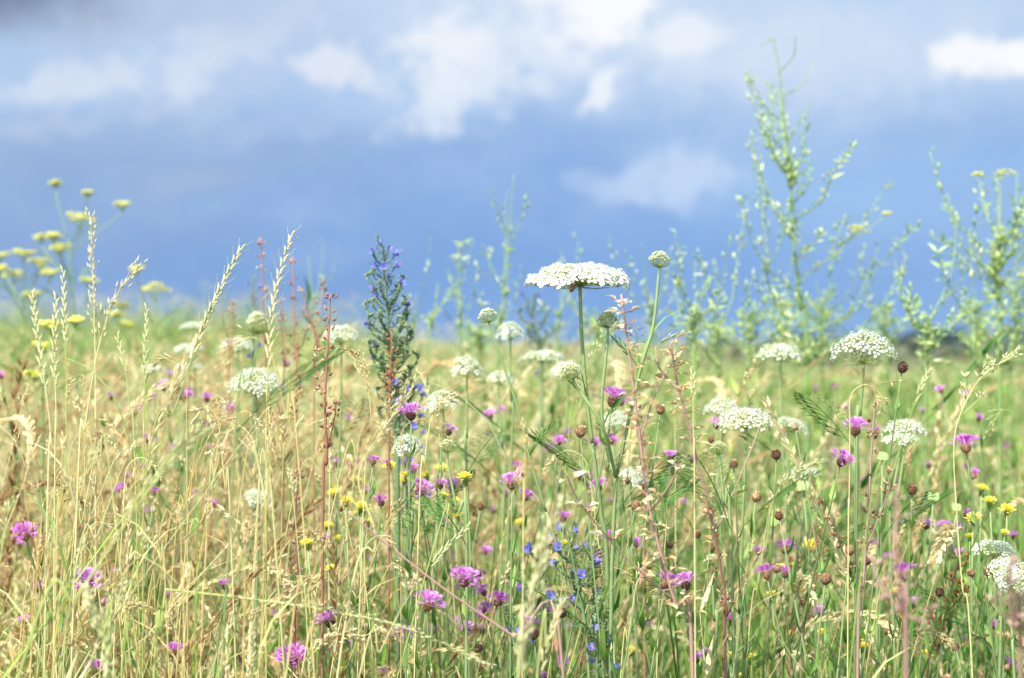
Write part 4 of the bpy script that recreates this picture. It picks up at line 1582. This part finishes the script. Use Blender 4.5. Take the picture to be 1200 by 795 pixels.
seed_stem('dead_flower_stem', 'grey-brown stem slanting down across the purple flowers', K_, R_, 1.75, [(660, 790), (600, 745), (520, 690), (450, 635), (408, 600)], [], .7, .0013, .03, .35)
seed_stem('dead_flower_stem', 'brown forked stem below the green seed head', R_, R_, 1.95, [(848, 790), (852, 720), (842, 650), (828, 590)], [[(852, 720), (880, 660), (892, 620)]], .9, .0014, .018, .3)
seed_stem('dead_flower_stem', 'dim brown stem near brown buds and yellow flower', R_, R_, 2.2, [(940, 800), (950, 720), (958, 660), (955, 610)], [[(950, 720), (930, 680), (926, 650)]], .9, .0014, .015, .3)
seed_stem('dock', 'rust-orange dock spike leaning near the creamy umbel pair', R_, D_, 2.3, [(1085, 820), (1100, 760), (1112, 700), (1126, 650)], [[(1102, 750), (1092, 720), (1096, 700)], [(1108, 720), (1126, 700), (1132, 685)]], 1.5, .002, .006, .4, 1.8)
seed_stem('dock', 'dull orange dock spike low among green leaves', R_, D_, 2.5, [(925, 800), (928, 750), (934, 700), (930, 650)], [], 1.2, .0016, .009, .4, 1.4)
seed_stem('dock', 'small brown dock spike under the purple patch', R_, D_, 2.5, [(755, 640), (758, 600), (760, 560), (756, 525)], [], .9, .0012, .012, .4, 1.1)
seed_stem('dock', 'dark brown seed spike against the tall bugloss spire', R_, D_, 2.2, [(456, 520), (457, 470), (458, 425), (459, 385)], [], .8, .0012, .007, .2, 1.0)

# round pale leaves
rb = P(1033, 760, 2.25)
rb = Vector((rb.x, rb.y, gz(rb.x, rb.y)))
rt = thing('round_leaved_plant', 'plant with pale round leaves between the stacked umbels and oat-like stalk', 'wild plant', rb, None, (1060, 570))
ms, ml = MB(), MB()
for (x, y, w) in ((1034, 535, 15), (941, 569, 18), (1094, 582, 15), (1121, 594, 14)):
    c = P(x, y, 2.25 + random.uniform(-.05, .05))
    ms.tube(spline([rb, rb.lerp(c, .5) + Vector((0, .03, -.03)), c], 6), .0011, 4, .5)
    rr = w * .5 * PXM(2.25)
    nrm = Vector((random.uniform(-.3, .3), -.8, .6)).normalized()
    e1 = nrm.orthogonal().normalized()
    e2 = nrm.cross(e1)
    i0 = ml.vert(c, .62)
    c = c.copy()
    ring = [ml.vert(c + (e1 * math.cos(q * .628) + e2 * math.sin(q * .628)) * rr * random.uniform(.75, 1.1) + nrm * rr * .3 * math.sin(q * 1.9), .5) for q in range(10)]
    for q in range(10):
        ml.face([i0, ring[q], ring[(q + 1) % 10]])
ms.build('stem', M['carrot_stem'], rt, rb)
ml.build('foliage', M['pale'], rt, rb)


# ------------------------------------------------------------------ single grass stalks that stand out
def solid_spikelet(mb, p, d, l, w, t, mi):
    mb.spindle(p, d, l, w, t, mi, 4, t + .15, .35)


def grass_stalk(label, d, path, head, frac, t=.5, th=.0009, size=1.0, dens=1.0, kw=None, awn=False, group=None):
    """path in photo positions, root end first; head kind covers the last frac of it."""
    pts = [P(x, y, d) for x, y in path]
    low = pts[0]
    up = (pts[1] - pts[0]).normalized()
    gx = low.x - up.x / max(up.z, .35) * min(low.z, .5) * .5
    base = Vector((gx, low.y, gz(gx, low.y)))
    root = thing('grass_stalk', label, 'grass', base, group, path[len(path) * 2 // 3], kw)
    full = spline([base] + pts, 7)
    st, hd, lf = MB(), MB(), MB()
    st.tube(full, [th * .72 * (1.25 - .75 * i / len(full)) for i in range(len(full))], 5, t + .1, t)
    seg = spline(pts, 10)
    a0 = int(len(seg) * (1 - frac))
    hp = seg[a0:]
    L_ = sum((hp[i + 1] - hp[i]).length for i in range(len(hp) - 1))
    gap = {'spike': .0055, 'soft': .0012, 'open': .010, 'lax': .0028}[head] / dens * size
    n = max(4, int(L_ / gap))
    for i in range(n):
        s = (i + .5) / n
        k = s * (len(hp) - 1)
        p = hp[int(k)].lerp(hp[min(int(k) + 1, len(hp) - 1)], k - int(k))
        ax = (hp[min(int(k) + 1, len(hp) - 1)] - hp[max(int(k) - (1 if int(k) + 1 >= len(hp) else 0), 0)]).normalized()
        tt = t + random.uniform(-.15, .2)
        if head == 'spike':
            sd_ = ax.cross(Vector((0, 1, 0))).normalized() * (1 if i % 2 else -1)
            sd_.rotate(Matrix.Rotation(random.uniform(-.7, .7), 3, ax))
            l = .013 * size * (1 - .3 * s)
            for j in range(3):
                solid_spikelet(hd, p + ax * j * l * .22, ax + sd_ * (.32 + .12 * j), l * .75, .0022 * size, tt, 0)
            if awn:
                q = p + (ax + sd_ * .4).normalized() * l
                hd.tube([q - (ax + sd_ * .4).normalized() * l * .3, q + (ax + sd_ * .5).normalized() * l * .8], .00018, 3, tt + .2, cap=False)
        elif head == 'soft':
            o = rdir(-1, 1)
            o = o - ax * o.dot(ax)
            rad = .0055 * size * math.sin(math.pi * min(1, .1 + s * .88)) ** .7
            lobe = 1 + .45 * math.sin(s * L_ / .012 * 3.1 + 1)
            solid_spikelet(hd, p + o * rad * lobe * random.random(), ax + o * .6, .0068 * size, .0022 * size, tt - .1, 0)
        elif head == 'lax':
            o = rdir(-.3, .5)
            o = (o - ax * o.dot(ax) * .7)
            l = .022 * size * (1 - .5 * s)
            q = p + (ax + o * .45) * l * random.random()
            st.tube([p, q], .0002, 3, t, cap=False)
            solid_spikelet(hd, q, ax + o * .4, .0085 * size, .0019 * size, tt, 0)
        else:
            o = rdir(-.2, .5)
            l = .04 * size * (1 - .7 * s)
            q = p + (ax * .7 + o * .5) * l
            st.tube([p, q], .00025, 3, t, cap=False)
            for _ in range(4):
                solid_spikelet(hd, q - (q - p) * random.random() * .5, ax * .8 + rdir(-.6, .6) * .8, .010 * size, .0022 * size, tt, 0)
    if random.random() < .7:
        k = random.randint(3, 8)
        a = random.choice([0, 3.1]) + random.uniform(-.6, .6)
        l = random.uniform(.07, .15)
        dd = Vector((math.cos(a), math.sin(a), 0))
        b = full[k]
        ribbon(lf, [b, b + dd * l * .2 + Vector((0, 0, l * .5)), b + dd * l * .6 + Vector((0, 0, l * .75)), b + dd * l + Vector((0, 0, l * .5))], .003, t + .1, 0, a + 1.57)
    st.build('stem', M['straw'], root, base)
    hd.build('seed_head', M['spikelet'], root, base)
    lf.build('leaf', M['straw'], root, base)
    return root


G = grass_stalk
G('pale awned grass spike leaning well over the skyline, beside thin flat umbels', 1.9, [(165, 600), (205, 480), (232, 400), (255, 345), (282, 292)], 'spike', .62, .78, .0009, 1.0, 1.1, awn=True)
G('upright pale awned grass spike crossing the seed ball', 1.9, [(312, 620), (312, 500), (315, 420), (322, 345), (341, 277)], 'spike', .55, .82, .0009, 1.0, 1.0, awn=True)
G('bent straw stalk with a sharp kink running low across the golden grass', 1.75, [(180, 800), (188, 745), (193, 700), (195, 692.5), (203, 692), (300, 703), (400, 718), (480, 738), (570, 778)], 'lax', .42, .7, .0015, .8, .9)
G('whitish blurred grass head rising from the bottom near the blue bugloss', 1.45, [(606, 810), (612, 770), (622, 700), (636, 650), (650, 600)], 'lax', .9, .7, .0009, 1.0, 2.2)
G('pale blurred spike at the bottom beside the blue bugloss', 1.6, [(628, 810), (640, 760), (650, 730), (658, 708)], 'spike', .9, .75, .0009, .9, 1.2)
G('oat-like stalk standing alone on the green side with drooping awns', 1.9, [(1140, 800), (1128, 690), (1121, 600), (1118, 520), (1128, 480), (1152, 440), (1186, 418)], 'open', .42, .72, .001, .85, 1.5, awn=True)
G('woolly white grass head curving low in the golden corner', 1.45, [(128, 815), (126, 770), (115, 720), (100, 690)], 'soft', .9, .95, .0014, 1.1, 1.2)
G('thick blurred straw plume slanting across the golden grass', 1.5, [(20, 800), (90, 700), (150, 610), (200, 540), (240, 505)], 'lax', .55, .7, .0014, 1.0, 1.3)
G('long straw head arching toward the tall bugloss, over golden stems', 1.75, [(400, 760), (440, 640), (420, 560), (452, 500), (485, 452)], 'lax', .45, .55, .0011, .9, 1.0)
G('curling tan seed head hooked beside the rust-coloured stem', 2.0, [(425, 620), (435, 520), (432, 460), (422, 420), (404, 408)], 'soft', .5, .45, .0009, .8)
G('drooping tan head crossing the white umbel near the spire', 2.0, [(490, 640), (498, 540), (506, 490), (520, 468), (532, 462)], 'soft', .5, .45, .0009, 1.0)
G('short upright tan head beside the wide bright umbel', 2.1, [(300, 620), (312, 540), (316, 490), (314, 460)], 'soft', .45, .35, .0009, .8)
G('reddish tan plume leaning behind the wide bright umbel', 2.2, [(330, 620), (335, 520), (345, 475), (352, 440)], 'soft', .5, .25, .0009, 1.0)
G('feathery white head behind the broad umbel stem', 2.3, [(662, 560), (680, 480), (690, 430), (706, 398), (722, 384)], 'lax', .5, .95, .0009, 1.0, 1.8)
G('white feathery grass bent beyond the forked seed heads', 2.3, [(740, 500), (755, 440), (768, 410), (785, 396), (800, 393)], 'lax', .5, .95, .0009, .9, 1.5)
G('cream panicle drooping beneath the umbel cluster', 2.2, [(885, 720), (898, 640), (905, 590), (925, 560), (950, 545)], 'lax', .5, .8, .0009, 1.1, 1.6)
G('slender hooked spike between two white domes', 2.3, [(520, 560), (505, 500), (502, 460), (494, 440)], 'spike', .5, .6, .0008, .8)
G('pale rye-like spike pointing at the brown bud pair', 1.85, [(500, 670), (520, 645), (548, 618)], 'spike', .95, .85, .0008, .9, 1.3)
G('tall blurred pale plume among yellow umbels', 2.3, [(112, 560), (112, 450), (110, 350), (106, 255)], 'lax', .5, .6, .0012, .9, 1.2)
G('blurred pale grass spike under the yellow umbels', 2.2, [(78, 560), (78, 450), (76, 380), (74, 318)], 'spike', .5, .75, .001, 1.0)
G('feathery straw head sweeping up toward the single yellow umbel', 1.9, [(90, 600), (100, 500), (115, 410), (135, 350), (160, 315)], 'lax', .5, .65, .0011, .9, 1.2)
G('straight pale spike between yellow umbel and thin flat umbels', 2.1, [(168, 600), (169, 500), (170, 430), (172, 362)], 'spike', .45, .75, .0009, .9)
G('pale leaning spike below the single yellow umbel', 2.1, [(160, 600), (152, 480), (146, 430), (138, 395)], 'spike', .45, .7, .0009, .9)
G('upright pale spike nearest the meadow corner', 1.8, [(55, 620), (60, 520), (48, 420), (38, 348)], 'spike', .5, .72, .0009, 1.0)
G('pale spike rising by the green seed bump', 1.9, [(64, 600), (66, 500), (64, 420), (66, 350)], 'spike', .5, .75, .0009, 1.0)
G('drooping cluster head low near kinked straw stalk', 1.85, [(352, 800), (365, 770), (382, 750), (405, 742), (425, 748)], 'soft', .7, .45, .0009, 1.2)
G('tan plume nodding beside the kinked straw stalk', 1.85, [(165, 800), (150, 740), (148, 715), (165, 708), (200, 735)], 'soft', .6, .4, .0009, .8)
G('rusty nodding plume in the golden corner', 1.8, [(60, 800), (70, 760), (90, 752), (107, 748)], 'soft', .6, .2, .0009, .8)
G('tan curled head just above the kinked straw stalk', 1.95, [(310, 720), (325, 660), (345, 628), (365, 624), (388, 640)], 'soft', .55, .38, .0009, .95)
G('short ivory plume at the bottom beside purple knapweed', 1.7, [(290, 810), (293, 780), (296, 750)], 'soft', .8, .6, .0009, .9)
G('second ivory plume at the bottom beside purple knapweed', 1.7, [(265, 815), (266, 790), (268, 765)], 'soft', .8, .6, .0009, .9)

hk = ['spike', 'soft', 'lax', 'soft', 'soft', 'open', 'soft', 'spike', 'lax', 'lax']
for i in range(112):
    # more of them among the golden grass
    px = random.choice([random.uniform(-10, 460), random.uniform(-10, 320), random.uniform(0, 560), random.uniform(400, 1200)])
    py = random.triangular(395, 760, 520)
    d = random.uniform(1.7, 2.5)
    h = random.uniform(120, 260)
    ln = max(-30, min(48, random.gauss(16, 22)))
    hook = random.uniform(18, 46) * (1 if ln > 0 else -1) if random.random() < .3 else 0
    tp = [(px - ln * 1.6, py + h), (px - ln * .9, py + h * .55), (px - ln * .35, py + h * .18), (px, py)]
    if hook:
        tp += [(px + hook * .4, py - 14), (px + hook * .8, py - 8), (px + hook * 1.1, py + 10)]
    kd = random.choice(hk)
    G(None, d, tp, kd, random.uniform(.2, .3) if kd == 'soft' else random.uniform(.3, .42), random.choice([.22, .3, .38, .46, .55, .66, .78]), .0008, random.uniform(.7, .95), .8 if kd == 'soft' else 1.0,
      kw={'spike': 'spike', 'soft': 'plume', 'lax': 'feathery', 'open': 'open'}[kd], group='seeding grass stalks standing out of the meadow')

# ------------------------------------------------------------------ insect under the main umbel
ip = P(672, 335, 1.95)
io = thing('insect', 'small dark brown insect clinging under the broad flat umbel', 'insect', ip, None, (672, 335))
ib = MB()
ax_ = Vector((-.45, -.1, -.9)).normalized()
prof = [(-.0065, .0004), (-.0055, .0016), (-.003, .0021), (-.001, .0013), (0, .0018), (.002, .0019), (.0032, .0009), (.0038, .0015), (.005, .0013), (.0058, .0004)]
ib.tube([ax_ * -a for a, _ in prof], [r for _, r in prof], 8, .4, .2)
ib.build('body', M['insect'], io)
for sgn in (-1, 1):
    for k in range(3):
        lg = MB()
        s_ = ax_.orthogonal().normalized() * sgn
        p0 = ax_ * (-.0005 - .0014 * k)
        p1 = p0 + s_ * .003 + ax_ * (.001 - .001 * k) + Vector((0, -.001, .001))
        p2 = p1 + s_ * .0015 + Vector((0, .001, .0022))
        lg.tube([p0, p1, p2], [.0003, .00025, .00015], 4, .1)
        lg.build('leg', M['insect'], io)
    wg = MB()
    s_ = (ax_.orthogonal().normalized() * sgn * .45 + ax_ * .9).normalized()
    wg.leaf(ax_ * -.001 + Vector((0, -.0016, 0)), s_, ax_.cross(s_).cross(s_), .0068, .0024, .9, 0, .1, .1, 3, .8)
    wg.build('wing', M['insect'], io)


# ------------------------------------------------------------------ far wood
def build_wood():
    mb = MB()
    rnd = random.Random(4)
    for i in range(190):
        s = rnd.random()
        px = 800 + 560 * s
        d = rnd.uniform(285, 330)
        top = 399 - 5 * min(1, max(0, (px - 980) / 140)) + rnd.uniform(-1.5, 1.5) + (8 if px < 900 else 0)
        c = P(px, top, d)
        g = gz(c.x, d)
        R = rnd.uniform(3, 5.5)
        mb.tube([(c.x, d, g), (c.x, d, c.z - R * .5)], .3, 4, .2)
        for k in range(110):
            o = rdir(-1, 1)
            q = Vector((c.x, d, c.z - R)) + o * R * rnd.random() ** .35
            if rnd.random() < .5:
                q.z = g + (q.z - g) * rnd.random()
            e1 = rdir()
            mb.rhomb(q, e1, e1.orthogonal().normalized(), rnd.uniform(1.2, 2.2), rnd.uniform(1.2, 2), rnd.random())
    o = mb.build('far_wood', M['wood'])
    o['kind'] = 'stuff'


build_wood()

# ------------------------------------------------------------------ labels for the many small plants
LM = [(680, 319, 'broad flat umbel'), (449, 330, 'dark bugloss spire'), (1012, 402, 'skyline domed umbel'), (914, 411, 'low skyline umbel'), (479, 519, 'lone white dome'), (547, 427, 'round skyline umbel'),
      (301, 443, 'wide bright umbel'), (280, 401, 'flattened umbel'), (400, 389, 'rusty-stem umbel'), (221, 407, 'thin umbel tier'), (304, 580, 'small tilted umbel'),
      (880, 488, 'umbel cluster'), (1058, 506, 'stacked umbels'), (1175, 655, 'creamy umbel pair'), (745, 556, 'crossing-stem umbel'), (665, 640, 'blue-flowered bugloss'),
      (194, 692, 'kinked straw bend'), (440, 728, 'kinked straw tip'), (628, 690, 'whitish grass head'), (1121, 560, 'oat-like stalk'), (115, 740, 'woolly grass head'),
      (94, 253, 'tallest yellow umbels'), (30, 320, 'low yellow umbels'), (182, 338, 'single yellow umbel'), (302, 377, 'round seed ball'), (842, 524, 'spiky seed head'),
      (525, 522, 'cup-shaped seed head'), (1052, 640, 'blurred mauve stem'), (1115, 700, 'orange dock spike'), (600, 570, 'sharpest purple knapweed'), (943, 551, 'round-leaf umbel'),
      (845, 720, 'brown forked stem'), (255, 600, 'slanting straw plume'), (95, 560, 'plume foot'), (383, 470, 'red-brown stem'), (1090, 640, 'purple knapweed patch'),
      (774, 482, 'pink-stem bud'), (640, 770, 'pale bottom spike'), (950, 660, 'yellow flower dots'), (474, 566, 'dome yellow dots'), (770, 700, 'pink stem fork')]


def side_word(px, py, lx, ly):
    return 'above' if py < ly - 12 else ('below' if py > ly + 12 else 'beside')


WORDS = {'knapweed': None, 'yellow': 'yellow flower head', 'spike': 'slim straw grass spike', 'plume': 'dense tan grass plume', 'feathery': 'feathery straw grass head', 'open': 'loose open straw panicle'}
bins = {}
for o, px, kw in THINGS:
    if 'label' in o.keys():
        continue
    x, y = px
    ls = sorted(LM, key=lambda q: (q[0] - x) ** 2 + (q[1] - y) ** 2)
    ls = [l for l in ls if (l[0] - x) ** 2 + (l[1] - y) ** 2 > 100][:2]
    if kw == 'knapweed':
        op, hd = o['_open'], o['_heads']
        if op == 0:
            noun = 'brown knapweed bud' if hd == 1 else 'many-budded brown knapweed' if hd > 2 else 'two-budded brown knapweed'
        elif op == hd:
            noun = 'purple knapweed flower' if hd == 1 else '%s-flowered knapweed' % ['', '', 'two', 'three'][hd]
        else:
            noun = 'part-opened purple knapweed'
    else:
        noun = WORDS[kw]
    key = '%s %s the %s, near the %s' % (noun, side_word(x, y, ls[0][0], ls[0][1]), ls[0][2], ls[1][2])
    bins.setdefault(key, []).append((y, o))
NTH = ['highest', 'second highest', 'third highest', 'fourth highest', 'fifth highest', 'sixth highest', 'seventh highest', 'eighth highest']
for key, lst in bins.items():
    if len(lst) == 1:
        lst[0][1]['label'] = key
    else:
        lst.sort(key=lambda q: q[0])
        for i, (y, o) in enumerate(lst):
            o['label'] = NTH[min(i, 7)] + ' ' + key
for o, px, kw in THINGS:
    for k in ('_open', '_heads'):
        if k in o.keys():
            del o[k]
print('THINGS', len(THINGS))
